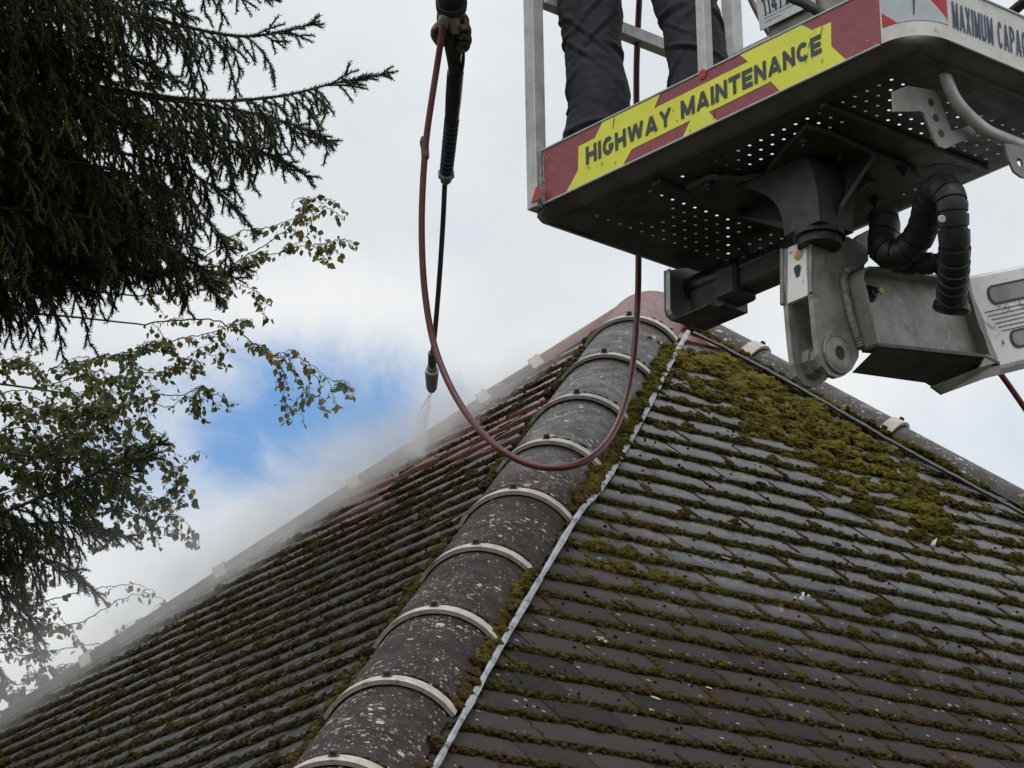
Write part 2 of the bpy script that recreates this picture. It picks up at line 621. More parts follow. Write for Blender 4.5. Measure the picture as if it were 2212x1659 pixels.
tmw = tm.copy()
tmw.name = "wet_clay_tile"
for nd in tmw.node_tree.nodes:
    if nd.type == "MAP_RANGE" and abs(nd.inputs[3].default_value - 0.22) < 1e-4:
        nd.inputs[3].default_value, nd.inputs[4].default_value = 0.20, 0.40
tmw_b = tmw.node_tree.nodes["Principled BSDF"]
for nd in tmw.node_tree.nodes:
    if nd.type == "BUMP":
        nd.inputs["Strength"].default_value = 0.10
for nd in [l for l in tmw.node_tree.links if l.to_socket == tmw_b.inputs["Specular IOR Level"]]:
    tmw.node_tree.links.remove(nd)
for nd in [l for l in tmw.node_tree.links if l.to_socket == tmw_b.inputs["Roughness"]]:
    src_ = [l.from_socket for l in tmw.node_tree.links if l.to_node == nd.from_node and l.from_node.type == "MAP_RANGE"]
    tmw.node_tree.links.new(src_[0], tmw_b.inputs["Roughness"])
tmw_b.inputs["Specular IOR Level"].default_value = 0.9


def tile_slope(name, h1, h2, n, fine, tintf, seed):
    rng = np.random.default_rng(seed)
    e, d = slope_axes(h1, h2, n)
    vs, fs, col = [], [], []
    ncourse = int(VMAX / 0.1)
    cam_side = fine
    for i in range(ncourse):
        v1 = 0.05 + 0.1 * i
        w = v1 * CRP
        off = 0.0 if i % 2 else 0.0825
        k0, k1 = int(math.floor((-w - off) / 0.165)), int(math.ceil((w - off) / 0.165))
        for k in range(k0, k1):
            a, b = k * 0.165 + off + 0.0012, (k + 1) * 0.165 + off - 0.0012
            jz, jv, jr, tilt = rng.normal(0, 0.0007), rng.normal(0, 0.0012), rng.normal(0, 0.002), rng.normal(0, 0.010)
            vb, vt = v1 + jv, v1 - 0.128
            ns = 5 if fine else 1
            rows = []
            ok = True
            us = np.linspace(a, b, ns + 1)
            for (vv, hh) in ((vt, 0.024 - 0.12 * 0.128), (vb - 0.004, 0.0238), (vb, 0.0215), (vb, 0.0085)):
                lim = max(vv, 0.0) * CRP - 0.01
                row = []
                for q in us:
                    t = (q - a) / (b - a)
                    uq = min(max(q, -lim), lim)
                    h = hh + jz + 0.0022 * (1 - (2 * t - 1) ** 2) + tilt * (q - (a + b) / 2) * 0.5
                    vvq = vv + jr * (t - 0.5) * 2 * (1 if vv > vt else 0)
                    row.append(PA + e * uq + d * max(vvq, 0.001) + n * h)
                rows.append(row)
            if np.linalg.norm(rows[1][0] - rows[1][-1]) < 0.006:
                continue
            o = len(vs)
            tc_ = tintf(0.5 * (a + b), v1, rng)
            for r_ in rows:
                vs.extend(r_)
                col.extend([tc_] * len(r_))
            m = ns + 1
            for r_ in range(3):
                for c_ in range(ns):
                    fs.append([o + r_ * m + c_, o + (r_ + 1) * m + c_, o + (r_ + 1) * m + c_ + 1, o + r_ * m + c_ + 1])
            # flanks
            for c_, flip in ((0, False), (ns, True)):
                q = [o + c_, o + m + c_, o + 2 * m + c_, o + 3 * m + c_]
                fs.append(q if not flip else q[::-1])
    ff = []
    V_ = np.array(vs)
    for f in fs:
        nn = np.cross(V_[f[1]] - V_[f[0]], V_[f[2]] - V_[f[0]])
        ff.append(f)
    o = mesh_np(name, V_, ff, tmw if h2 is HL else tm, house, False, None, {"tint": np.array(col)})
    auto_smooth(o, 40)
    return o


def under_plane(h1, h2, n):
    b = MB()
    q = VMAX / abs(h1[2]) * SRP
    b.prism([PA - n * 0.002, PA + h1 * q - n * 0.002, PA + h2 * q - n * 0.002], -n * 0.05)
    return b


def tint_left(u, v, rng):
    g_ = rng.uniform(0.75, 1.25)
    base = V(0.034, 0.029, 0.027) * g_
    k = np.clip((1.42 - v) / 0.45, 0, 1) * rng.uniform(0.55, 1.0)
    if rng.random() < 0.02:
        k = max(k, 0.5)
    red = V(0.19, 0.066, 0.050) * rng.uniform(0.75, 1.15)
    return base * (1 - k) + red * k


def tint_right(u, v, rng):
    base = V(0.034, 0.028, 0.026) * rng.uniform(0.6, 1.4)
    if v < 0.42:
        base = V(0.33, 0.135, 0.105) * rng.uniform(0.9, 1.15)
    elif rng.random() < 0.12:
        base = base * 0.8 + V(0.07, 0.042, 0.034) * 0.2
    return base


for nm_, h1_, h2_, n_, fine_, tf_, sd_ in (("roof_slope", HF, HL, NLs, True, tint_left, 3), ("roof_slope", HF, HR, NRs, True, tint_right, 4),
                                           ("roof_slope", HL, HB, NBl, False, tint_left, 5), ("roof_slope", HB, HR, NBr, False, tint_right, 6)):
    so = tile_slope(nm_, h1_, h2_, n_, fine_, tf_, sd_)
    ub = under_plane(h1_, h2_, n_)
    ub.build("roof_felt", M["blackstrip"], so)

# ------------------------------------------------------------------ hip caps
cm, ct, cb = mat("lichened_hip_cap", (0.05, 0.045, 0.045), 0.45)
cp = pos_node(ct)
base = mixc(ct, maprange(ct, noise(ct, cp, 28.0, 7.0, 0.7), 0.35, 0.7), (0.015, 0.010, 0.0085), (0.038, 0.028, 0.024))
base = mixc(ct, math_node(ct, "MULTIPLY", maprange(ct, noise(ct, cp, 7.0, 5.0, 0.6), 0.5, 0.7), 0.55), base, (0.055, 0.034, 0.028))


def spots(vecscale, lo, rmax, colr, fac=1.0, warp=0.012):
    global base
    wv = ct.nodes.new("ShaderNodeTexNoise")
    wv.inputs["Scale"].default_value = 90
    ct.links.new(cp, wv.inputs["Vector"])
    off = vmath(ct, "SCALE", vmath(ct, "SUBTRACT", wv.outputs["Color"], (0.5, 0.5, 0.5)), None, warp)
    # flattened along the hip so that the rosettes read as round growths on a wet cap
    p2 = vmath(ct, "ADD", cp, off)
    v_ = ct.nodes.new("ShaderNodeTexVoronoi")
    v_.inputs["Scale"].default_value = vecscale
    ct.links.new(p2, v_.inputs["Vector"])
    s_ = ct.nodes.new("ShaderNodeSeparateColor")
    ct.links.new(v_.outputs["Color"], s_.inputs[0])
    big = noise(ct, cp, 5.0, 4.0)
    rr = math_node(ct, "MULTIPLY", maprange(ct, s_.outputs[0], lo, 1.0, 0.0, rmax), maprange(ct, big, 0.35, 0.62, 0.45, 1.0))
    k = math_node(ct, "LESS_THAN", v_.outputs["Distance"], rr)
    base = mixc(ct, math_node(ct, "MULTIPLY", k, fac), base, colr)


spots(210, 0.60, 0.60, (0.15, 0.135, 0.12), 0.6, 0.006)
spots(120, 0.62, 0.58, (0.27, 0.25, 0.22), 0.9, 0.009)
spots(52, 0.82, 0.50, (0.38, 0.35, 0.31), 1.0, 0.016)
ct.links.new(base, cb.inputs["Base Color"])
sfh = vmath(ct, "DOT_PRODUCT", vmath(ct, "SUBTRACT", cp, tuple(APEX)), tuple(HF))
dry = maprange(ct, math_node(ct, "ADD", sfh, math_node(ct, "MULTIPLY", noise(ct, cp, 4.0, 4.0), 0.9)), 2.0, 2.9)
ct.links.new(math_node(ct, "ADD", math_node(ct, "MULTIPLY", dry, 0.38), maprange(ct, noise(ct, cp, 22.0, 4.0), 0.3, 0.7, 0.36, 0.58)), cb.inputs["Roughness"])
cb.inputs["Specular IOR Level"].default_value = 0.3
bump(ct, cb, noise(ct, cp, 190.0, 5.0, 0.7), 0.4, 0.002)
M["cap"] = cm
M["redcap"] = worn("washed_red_cap", (0.15, 0.062, 0.050), (0.11, 0.048, 0.040), 0.5, 0, 30, dirt=(0.10, 0.06, 0.055), dscale=50, bmp=0.4, bscale=200)

CR = 0.1435          # radius of the cap
CH = math.radians(59)


def arc_shell(P0, h, up, s0, s1, r_out0, r_out1, thick, half=CH, seg=28, along=4, bow=0.0, m=0):
    """part of a pipe lying along a hip line"""
    side = unit(np.cross(h, up))
    b = MB()
    vs, fs = [], []
    A = np.linspace(-half, half, seg + 1)
    S = np.linspace(s0, s1, along + 1)
    for layer in (0, 1):
        for s in S:
            t = (s - s0) / (s1 - s0)
            r = r_out0 + (r_out1 - r_out0) * t - layer * thick
            for a in A:
                vs.append(P0 + h * s - up * CR + r * (math.cos(a) * up + math.sin(a) * side))
    n1 = seg + 1
    tot = n1 * (along + 1)
    for i in range(along):
        for k in range(seg):
            q = [i * n1 + k, i * n1 + k + 1, (i + 1) * n1 + k + 1, (i + 1) * n1 + k]
            fs.append(q[::-1])
            fs.append([x + tot for x in q])
    for i in (0, along):
        for k in range(seg):
            q = [i * n1 + k, i * n1 + k + 1, i * n1 + k + 1 + tot, i * n1 + k + tot]
            fs.append(q if i == 0 else q[::-1])
    for k in (0, seg):
        for i in range(along):
            q = [i * n1 + k, (i + 1) * n1 + k, (i + 1) * n1 + k + tot, i * n1 + k + tot]
            fs.append(q if k else q[::-1])
    b.add(vs, fs, m)
    return b


def hip_up(h):
    z = V(0, 0, 1)
    return unit(z - h * np.dot(z, h))


def hip_run(h, stations, first_red=False, start=0.0):
    up = hip_up(h)
    st = [start] + list(stations)
    for i in range(len(st) - 1):
        a, b = st[i], st[i + 1]
        mt = M["redcap"] if (first_red and i == 0) else M["cap"]
        o = arc_shell(APEX, h, up, a, b - 0.002, CR - 0.006, CR, 0.013, along=6).build("hip_cap", mt, house)
        auto_smooth(o, 40)
        if i:
            o.data.name = "hip_cap"
        bb = arc_shell(APEX, h, up, b - 0.018, b + 0.018, CR + 0.0045, CR + 0.0070, 0.009, half=CH + 0.015, along=2)
        ob = auto_smooth(bb.build("union_band", M["cream"], house), 40)
        sc_ = MB()
        pc = APEX + h * (b - 0.010) + up * 0.005
        sc_.lathe(pc, up, [(0, 0.011), (0.002, 0.011), (0.003, 0.0075), (0.010, 0.0075), (0.012, 0.0055)], 8)
        sc_.build("screw", M["black"], ob)


hip_run(HF, [0.4155 + TL * k for k in range(10)], True, 0.035)


def along(h, px, py):
    g_ = np.linspace(0, 4, 4001)
    a0 = np.array(proj(APEX)[:2])
    a1 = np.array(proj(APEX + h * 4)[:2])
    ax = unit(a1 - a0)
    pr = [(np.array(proj(APEX + h * s)[:2]) - a0) @ ax for s in (0, 1, 2, 3, 4)]
    return float(np.interp((np.array([px, py]) - a0) @ ax, pr, (0, 1, 2, 3, 4)))


sl = [along(HL, *q) for q in ((1160, 787), (1045, 860))]
s2 = along(HL, 768, 1045)
sl += [0.5 * (sl[-1] + s2) * 0 + sl[-1] + 0.45 * 0 + (s2 - sl[-1]), along(HL, 483, 1235), along(HL, 200, 1430)]
sl += [sl[-1] + TL * (i + 1) for i in range(3)]
hip_run(HL, sl, True, 0.10)
sr = [along(HR, 1648, 768), along(HR, 1945, 932)]
sr += [sr[-1] + TL * (i + 1) for i in range(6)]
hip_run(HR, sr, False, 0.12)
hip_run(HB, [0.4 + TL * k for k in range(9)], False, 0.12)
# crown where the four hips meet
cb_ = MB()
cc = APEX - V(0, 0, 0.10)
prof = [(0.070 * math.sin(t), 0.088 * math.cos(t)) for t in np.linspace(-0.15, math.pi / 2 - 0.02, 12)]
cb_.lathe(cc, V(0, 0, 1), prof, 40)
auto_smooth(cb_.build("crown_cap", M["redcap"], house), 40)


def strip_on(nplane, e, d, pix, width, lift, thick, name, mt, jit=0.0, seed=1):
    """flat metal strip lying along a line of the roof"""
    rng = np.random.default_rng(seed)
    P = smooth_path([hit(px, py, PA + nplane * lift, nplane) for px, py in pix], 10)
    T = np.gradient(P, axis=0)
    T /= np.linalg.norm(T, axis=1)[:, None]
    b = MB()
    vs, fs = [], []
    for i, p in enumerate(P):
        sd = unit(np.cross(T[i], nplane))
        w = width * (1 + rng.normal(0, jit))
        dz = nplane * rng.normal(0, 0.0006)
        for q in (sd * w / 2 + dz, sd * w / 2 + nplane * thick + dz, nplane * thick * 1.5 + dz, -sd * w / 2 + nplane * thick + dz, -sd * w / 2 + dz):
            vs.append(p + q)
    for i in range(len(P) - 1):
        for k in range(5):
            k2 = (k + 1) % 5
            fs.append([i * 5 + k, i * 5 + k2, (i + 1) * 5 + k2, (i + 1) * 5 + k])
    fs += [[0, 1, 2, 3, 4][::-1], [(len(P) - 1) * 5 + k for k in range(5)]]
    b.add(vs, fs)
    return b.build(name, mt, house)


front_line = [(1486, 718), (1440, 800), (1375, 928), (1302, 1050), (1250, 1112), (1170, 1245), (1080, 1400), (1000, 1548), (938, 1662), (880, 1770)]
strip_on(NRs, eRs, dRs, front_line, 0.0125, 0.034, 0.005, "metal_strip", M["zinc"], 0.13, 2)
strip_on(NRs, eRs, dRs, [(1497, 720), (1656, 802), (1824, 897), (1934, 961), (2060, 1030), (2212, 1113), (2400, 1216)], 0.02, 0.034, 0.006, "black_strip", M["blackstrip"], 0.05, 3)

# ------------------------------------------------------------------ moss
mm, mt_, mb_ = mat("moss", (0.06, 0.06, 0.015), 0.9, 0, 0.15)
mv = mt_.nodes.new("ShaderNodeVertexColor")
mv.layer_name = "tint"
mp = pos_node(mt_)
mc = mixc(mt_, maprange(mt_, noise(mt_, mp, 420.0, 3.0, 0.7), 0.35, 0.7), mixc(mt_, 0.55, mv.outputs["Color"], (0.01, 0.009, 0.003)), mv.outputs["Color"])
mt_.links.new(mc, mb_.inputs["Base Color"])
bump(mt_, mb_, noise(mt_, mp, 520.0, 3.0, 0.8), 1.0, 0.004)

import bmesh
lump_var, lump_big = [], []
for k in range(18):
    bm = bmesh.new()
    big_ = k >= 10
    bmesh.ops.create_icosphere(bm, subdivisions=3 if big_ else 2, radius=1.0)
    rng = np.random.default_rng(100 + k)
    co = np.array([v.co[:] for v in bm.verts])
    nf = np.array([mnoise.noise(Vector(c * 1.7 + k * 7.1)) for c in co])
    nf2 = np.array([mnoise.noise(Vector(c * 4.5 + k * 3.1)) for c in co])
    nf3 = np.array([mnoise.noise(Vector(c * 9.5 + k * 1.3)) for c in co])
    co = co * (1 + 0.30 * nf + 0.28 * nf2 + (0.20 * nf3 if big_ else 0) + rng.normal(0, 0.075 if big_ else 0.12, len(co)))[:, None]
    fc = np.array([[v.index for v in f.verts] for f in bm.faces])
    (lump_big if big_ else lump_var).append((co, fc))
    bm.free()

lumps = []        # (centre, radii(3), normal, e, colour)
GREEN, OLIVE, BROWN, DKBR, LIME = V(0.150, 0.138, 0.017), V(0.145, 0.108, 0.019), V(0.110, 0.070, 0.022), V(0.045, 0.034, 0.015), V(0.22, 0.24, 0.03)


def in_view(P, m=120):
    x, y, z = proj(P)
    return -m < x < IW + m and -m < y < IH + m and z > 0


def fbm(x, y, s):
    return mnoise.noise(Vector((x * s, y * s, s * 1.37))) + 0.5 * mnoise.noise(Vector((x * s * 2.3, y * s * 2.3, 4.1 + s)))


dense_line = [np.array(uv_of(hit(px, py, PA, NRs), eRs, dRs)) for px, py in
              ((1455, 790), (1580, 830), (1700, 900), (1800, 960), (1880, 1030), (1960, 1100), (2010, 1165))]
dense_r = [0.10, 0.17, 0.19, 0.19, 0.17, 0.12, 0.09]
low_patch = np.array(uv_of(hit(1300, 1230, PA, NRs), eRs, dRs))


_ml = [np.array(uv_of(hit(px, py, PA, NRs), eRs, dRs)) for px, py in ((1450, 830), (1600, 905), (1770, 1010), (1900, 1130))]
mid_line = [(_ml[0], _ml[1], 0.75), (_ml[1], _ml[2], 0.7), (_ml[2], _ml[3], 0.6)]


def dense_at(u, v):
    q = np.array([u, v])
    best = 0
    for i in range(len(dense_line) - 1):
        a, b = dense_line[i], dense_line[i + 1]
        t = np.clip(np.dot(q - a, b - a) / np.dot(b - a, b - a), 0, 1)
        dd = np.linalg.norm(q - a - t * (b - a)) / (dense_r[i] * (1 - t) + dense_r[i + 1] * t)
        best = max(best, math.exp(-dd * dd * 0.9))
    for a, b, w_ in mid_line:
        t = np.clip(np.dot(q - a, b - a) / np.dot(b - a, b - a), 0, 1)
        dd = np.linalg.norm(q - a - t * (b - a)) / 0.13
        best = max(best, w_ * math.exp(-dd * dd))
    dd = np.linalg.norm((q - low_patch) * V(1.0, 1.6)) / 0.2
    best = max(best, 0.85 * math.exp(-dd * dd))
    return best


def moss_colour(u, v, side, rng, dens):
    n_ = fbm(u, v, 3.1)
    t = np.clip(0.5 + n_ * 0.6, 0, 1)
    if side == "R":
        k = np.clip(dens * 1.1 + 0.25 * n_, 0, 1)
        low = np.clip((v - 1.6) / 1.2, 0, 1)
        c = OLIVE * (1 - low) * 0.8 + BROWN * (0.75 * low + 0.25) * 0.85
        c = c * (1 - k) + (GREEN * t + OLIVE * (1 - t)) * 1.25 * k
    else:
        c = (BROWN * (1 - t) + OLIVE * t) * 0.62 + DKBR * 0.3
    if rng.random() < 0.03:
        c = c * 0.5 + LIME * 0.5
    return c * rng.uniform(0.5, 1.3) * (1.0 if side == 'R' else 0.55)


def moss_strips(side, n, e, d, seed):
    rng = np.random.default_rng(seed)
    for i in range(int(VMAX / 0.1)):
        v1 = 0.05 + 0.1 * i
        w = v1 * CRP - 0.05
        u = -w
        while u < w:
            P = PA + e * u + d * v1
            if not in_view(P, 60):
                u += 0.05
                continue
            g_ = fbm(u + i * 3.3, v1, 2.6)
            dens = dense_at(u, v1) if side == "R" else 0.0
            if side == "L":
                wash = np.clip((1.36 - v1 + 0.25 * fbm(u, v1, 2.1)) / 0.45, 0, 1)
                amount = 1.1 + 0.45 * g_ - 1.4 * wash * (0.7 + 0.6 * fbm(u, v1, 1.3))
            else:
                amount = 0.85 + 0.5 * g_ + dens
                if v1 < 0.42:
                    amount = 0.1 + g_ + (0.6 if u > 0.05 else 0)
            step = 0.0062
            if amount > 0.35:
                sc = 0.9 + 0.22 * np.clip(amount - 0.8, -0.6, 0.8) + 0.18 * fbm(u, v1, 9.0)
                for _ in range(4):
                    r = rng.uniform(0.0045, 0.0078) * sc
                    cu = u + rng.normal(0, 0.005)
                    cv = v1 + rng.uniform(-0.006, 0.010)
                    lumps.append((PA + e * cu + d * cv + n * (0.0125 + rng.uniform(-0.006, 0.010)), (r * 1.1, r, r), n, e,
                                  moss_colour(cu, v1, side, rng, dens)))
                if rng.random() < 0.012 + 0.10 * dens:
                    R_ = rng.uniform(0.009, 0.016) * (1 + 0.3 * dens)
                    lumps.append((PA + e * u + d * (v1 - rng.uniform(0, 0.014)) + n * (0.021), (R_ * 1.3, R_, R_ * 0.8), n, e,
                                  np.maximum(moss_colour(u, v1, side, rng, min(1, dens + 0.2)), OLIVE * 0.55)))
            # small loose specks on the tile face
            if rng.random() < 0.04:
                R_ = rng.uniform(0.0018, 0.0042)
                cv = v1 + rng.uniform(0.02, 0.09)
                lumps.append((PA + e * u + d * cv + n * (0.015 + 0.12 * (cv - v1 - 0.0)), (R_, R_, R_), n, e, DKBR * 0.5))
            u += step
    # joints between tiles
    for i in range(int(VMAX / 0.1)):
        v1 = 0.05 + 0.1 * i
        off = 0.0 if i % 2 else 0.0825
        w = v1 * CRP - 0.03
        for k in range(int(-w / 0.165) - 1, int(w / 0.165) + 2):
            uj = k * 0.165 + off
            if abs(uj) > w or not in_view(PA + e * uj + d * v1, 60):
                continue
            dens = dense_at(uj, v1) if side == "R" else 0
            if rng.random() < (0.72 if side == "R" else 0.6):
                ln = rng.uniform(0.3, 1.0)
                fat = rng.uniform(0.55, 1.35)
                v0 = v1 - rng.uniform(0.0, 0.02)
                vv = v0
                while vv > v0 - 0.095 * ln:
                    r = rng.uniform(0.0045, 0.0075) * fat * (1 - 0.5 * (v0 - vv) / 0.1)
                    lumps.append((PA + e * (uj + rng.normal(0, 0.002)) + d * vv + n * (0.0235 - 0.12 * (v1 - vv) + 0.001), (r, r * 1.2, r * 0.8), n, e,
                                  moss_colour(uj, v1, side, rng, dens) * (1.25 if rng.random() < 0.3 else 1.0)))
                    vv -= 0.006
    # thick cushions
    if side == "R":
        lo = np.array(dense_line).min(0) - 0.35
        hi = np.array(dense_line).max(0) + 0.35
        for _ in range(7500):
            u, v = rng.uniform(lo[0], hi[0]), rng.uniform(lo[1], hi[1] + 0.3)
            if abs(u) > v * CRP - 0.02:
                continue
            dn = dense_at(u, v)
            if rng.random() > dn * 1.15 - 0.15 + 0.8 * fbm(u, v, 8.0):
                continue
            if v < 0.43 and u < 0.10 and rng.random() < 0.93:
                continue
            fr = ((v - 0.05) / 0.1) % 1.0
            r = rng.choice([rng.uniform(0.005, 0.009), rng.uniform(0.010, 0.017), rng.uniform(0.018, 0.030)], p=[0.5, 0.38, 0.12])
            if 0.35 < fr < 0.9 and rng.random() < 0.82 - 0.25 * fbm(u, v, 5.0):
                continue
            lumps.append((PA + e * u + d * v + n * (0.013 + 0.012 * dn), (r * 1.3, r, r * 0.85), n, e, np.maximum(moss_colour(u, v, side, rng, dn) * 1.15, GREEN * 0.6)))


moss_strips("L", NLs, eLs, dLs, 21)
moss_strips("R", NRs, eRs, dRs, 22)
rng = np.random.default_rng(33)
# cushions packed between the front caps and the metal strip, and along the caps of the far hip
fl = smooth_path([hit(px, py, PA + NRs * 0.03, NRs) for px, py in front_line], 30)
gaps = [(0.065, 0.26, 1.0, GREEN), (0.26, 0.40, 0.9, OLIVE), (0.40, 0.47, 0.7, BROWN), (0.55, 0.70, 0.8, OLIVE * 0.8), (0.70, 1.0, 0.75, BROWN * 0.9)]
up_f = hip_up(HF)
for i, p in enumerate(fl):
    t = i / len(fl)
    for a, b, pr, colr in gaps:
        if a <= t < b and fbm(t * 9, 0.3, 1.7) + pr > 0.45:
            for _ in range(3):
                sgn = unit(np.cross(HF, NRs))
                side_ = -sgn if np.dot(sgn, eRs) > 0 else sgn
                r = rng.uniform(0.008, 0.017) * (1.0 if t < 0.42 else 0.75)
                lumps.append((p + side_ * rng.uniform(0.008, 0.034) + HF * rng.normal(0, 0.01) + NRs * rng.uniform(-0.012, 0.008), (r * 1.1, r, r), NRs, eRs,
                              colr * rng.uniform(0.7, 1.35)))
for s in np.arange(0.12, 3.4, 0.006):
    p0 = APEX + HR * s
    side_ = unit(np.cross(HR, hip_up(HR)))
    side_ = side_ if np.dot(side_, NRs) > 0 else -side_
    if fbm(s, 0.2, 3.0) > -0.28:
        for _ in range(2):
            r = rng.uniform(0.006, 0.011) * (1.25 if fbm(s, 5.0, 2.0) > 0 else 0.9)
            lumps.append((p0 + side_ * (0.140 + rng.normal(0, 0.007)) - hip_up(HR) * 0.098 + NRs * (0.018 + rng.normal(0, 0.004)), (r * 1.2, r, r), NRs, HR,
                          (GREEN if rng.random() < 0.55 else OLIVE) * rng.uniform(0.55, 1.15)))
for s in np.arange(0.3, 4.4, 0.008):      # left flank of the front hip
    p0 = APEX + HF * s
    side_ = unit(np.cross(HF, hip_up(HF)))
    side_ = side_ if np.dot(side_, NLs) > 0 else -side_
    if fbm(s, 0.9, 3.0) > -0.05:
        r = rng.uniform(0.006, 0.012)
        lumps.append((p0 + side_ * (0.126 + rng.normal(0, 0.006)) - hip_up(HF) * (0.070 + rng.normal(0, 0.006)), (r * 1.2, r, r), NLs, HF,
                      (OLIVE if rng.random() < 0.5 else BROWN) * rng.uniform(0.5, 1.0)))
for s in np.arange(0.5, 4.4, 0.004):      # thin growth on top of the band joints
    if rng.random() < 0.25:
        k = round((s - 0.4155) / TL)
        sb = 0.4155 + TL * k - 0.026 - abs(rng.normal(0, 0.004))
        a = -rng.uniform(0.05, 0.9) if rng.random() < 0.7 else rng.uniform(0.3, 0.95)
        sd = unit(np.cross(HF, up_f))
        r = rng.uniform(0.002, 0.0045)
        lumps.append((APEX + HF * sb - up_f * CR + (CR + 0.001) * (math.cos(a) * up_f - math.sin(a) * sd * -1), (r * 1.8, r, r), up_f, sd, BROWN * rng.uniform(0.4, 0.9)))


def build_lumps(lst, name):
    byv = [[] for _ in lump_var + lump_big]
    for i, q in enumerate(lst):
        byv[len(lump_var) + i % len(lump_big) if max(q[1]) > 0.0135 else i % len(lump_var)].append(q)
    AV, AF, AC = [], [], []
    o = 0
    rg = np.random.default_rng(5)
    for (co, fc), qs in zip(lump_var + lump_big, byv):
        if not qs:
            continue
        C = np.array([q[0] for q in qs])
        R = np.array([q[1] for q in qs])
        n = np.array([q[2] for q in qs])
        e = np.array([q[3] for q in qs])
        col = np.array([q[4] for q in qs])
        e = e - n * (e * n).sum(1)[:, None]
        e /= np.linalg.norm(e, axis=1)[:, None]
        f = np.cross(n, e)
        th = rg.uniform(0, 2 * math.pi, len(qs))
        ca, sa = np.cos(th), np.sin(th)
        X = co[None, :, 0] * ca[:, None] - co[None, :, 1] * sa[:, None]
        Y = co[None, :, 0] * sa[:, None] + co[None, :, 1] * ca[:, None]
        Z = np.broadcast_to(co[None, :, 2], X.shape)
        P = (C[:, None, :] + (X * R[:, 0:1])[..., None] * e[:, None, :] + (Y * R[:, 1:2])[..., None] * f[:, None, :] + (Z * R[:, 2:3])[..., None] * n[:, None, :])
        nv = len(co)
        AV.append(P.reshape(-1, 3))
        AF.append((fc[None] + (np.arange(len(qs)) * nv)[:, None, None] + o).reshape(-1, 3))
        AC.append(np.repeat(col, nv, axis=0))
        o += nv * len(qs)
    return mesh_np(name, np.concatenate(AV), np.concatenate(AF), mm, None, False, None, {"tint": np.concatenate(AC)})


mo = build_lumps(lumps, "moss")
tag(mo, "cushions of green and brown moss growing along the tile courses", None, None, "stuff")
print("moss lumps", len(lumps))

# ------------------------------------------------------------------ aerial work basket
_A, _E = math.radians(49.0), math.radians(2.7)
BA = V(math.cos(_A) * math.cos(_E), -math.sin(_A) * math.cos(_E), math.sin(_E))      # along the lettered front
BB = V(math.sin(_A), math.cos(_A), 0)                                                # along the ends, away
BZ = np.cross(BA, BB)
BC = at(1158, 448, 8.5)
BL, BW, BH = 1.235, 0.645, 0.137


def BP(s, t, h):
    return BC + BA * s + BB * t + BZ * h


def bst(P):
    q = np.asarray(P) - BC
    return float(q @ BA), float(q @ BB), float(q @ BZ)


basket = empty("work_basket", BP(BL / 2, BW / 2, -0.05), "aluminium cherry picker basket with red and yellow lettered toe board and perforated floor", "work platform")


def rrect(r_l, r_r, inset, n=8):
    """rounded plan outline of the basket, counter-clockwise from the left end of the front"""
    s0, s1, t0, t1 = inset, BL - inset, inset, BW - inset
    out = []
    for (cs, ct_, r, a0) in ((s1, t0, r_r, -90), (s1, t1, r_r, 0), (s0, t1, r_l, 90), (s0, t0, r_l, 180)):
        r = max(0.004, r - inset)
        cx_ = cs - r if cs == s1 else cs + r
        cy_ = ct_ + r if ct_ == t0 else ct_ - r
        for k in range(n + 1):
            a = math.radians(a0 + 90 * k / n)
            out.append((cx_ + r * math.cos(a), cy_ + r * math.sin(a)))
    return out


RL, RR = 0.03, 0.10
# pan: rolled edge under the toe boards, perforated sheet inside
ol = rrect(RL + 0.015, RR, 0.0)
rings = []
for k, (ins, h, und) in enumerate(((0.0, -0.001, 0.001), (-0.004, -0.010, 0.010), (-0.002, -0.022, 0.022), (0.006, -0.034, 0.034), (0.022, -0.041, 0.05))):
    rings.append([BP(min(s - 0.55 * min(und, 0.022) * max(0, 1 - s / 0.08), BL - und), max(t - (0.012 if s < 0.03 else 0), und * (1 if s > 0.03 else 0.2)), h) for s, t in rrect(RL + 0.015, RR, ins)])
nR = len(ol)
pv, pf = [], []
for r_ in rings:
    pv += r_
for i in range(len(rings) - 1):
    for k in range(nR):
        k2 = (k + 1) % nR
        pf.append([i * nR + k, (i + 1) * nR + k, (i + 1) * nR + k2, i * nR + k2])
pan = auto_smooth(mesh_np("pan_rim", pv, pf, M["pan"], basket, True), 50)
# perforated floor sheet: cells with real holes
HS = 0.0365
fv, ff = [], []
in_s0, in_s1, in_t0, in_t1 = 0.03, BL - 0.03, 0.03, BW - 0.03
ns_, nt_ = int((in_s1 - in_s0) / HS), int((in_t1 - in_t0) / HS)
HSs, HSt = (in_s1 - in_s0) / ns_, (in_t1 - in_t0) / nt_


def is_hole(i, j):
    s, t = in_s0 + (i + 0.5) * HSs, in_t0 + (j + 0.5) * HSt
    if i < 2 or j < 1 or i >= ns_ - 3 or j >= nt_ - 1:
        return False
    if abs(s - 0.36) < 0.03 or abs(s - 0.90) < 0.02:
        return False
    if 0.46 < s < 0.86 and 0.16 < t < 0.56:
        return False
    return True


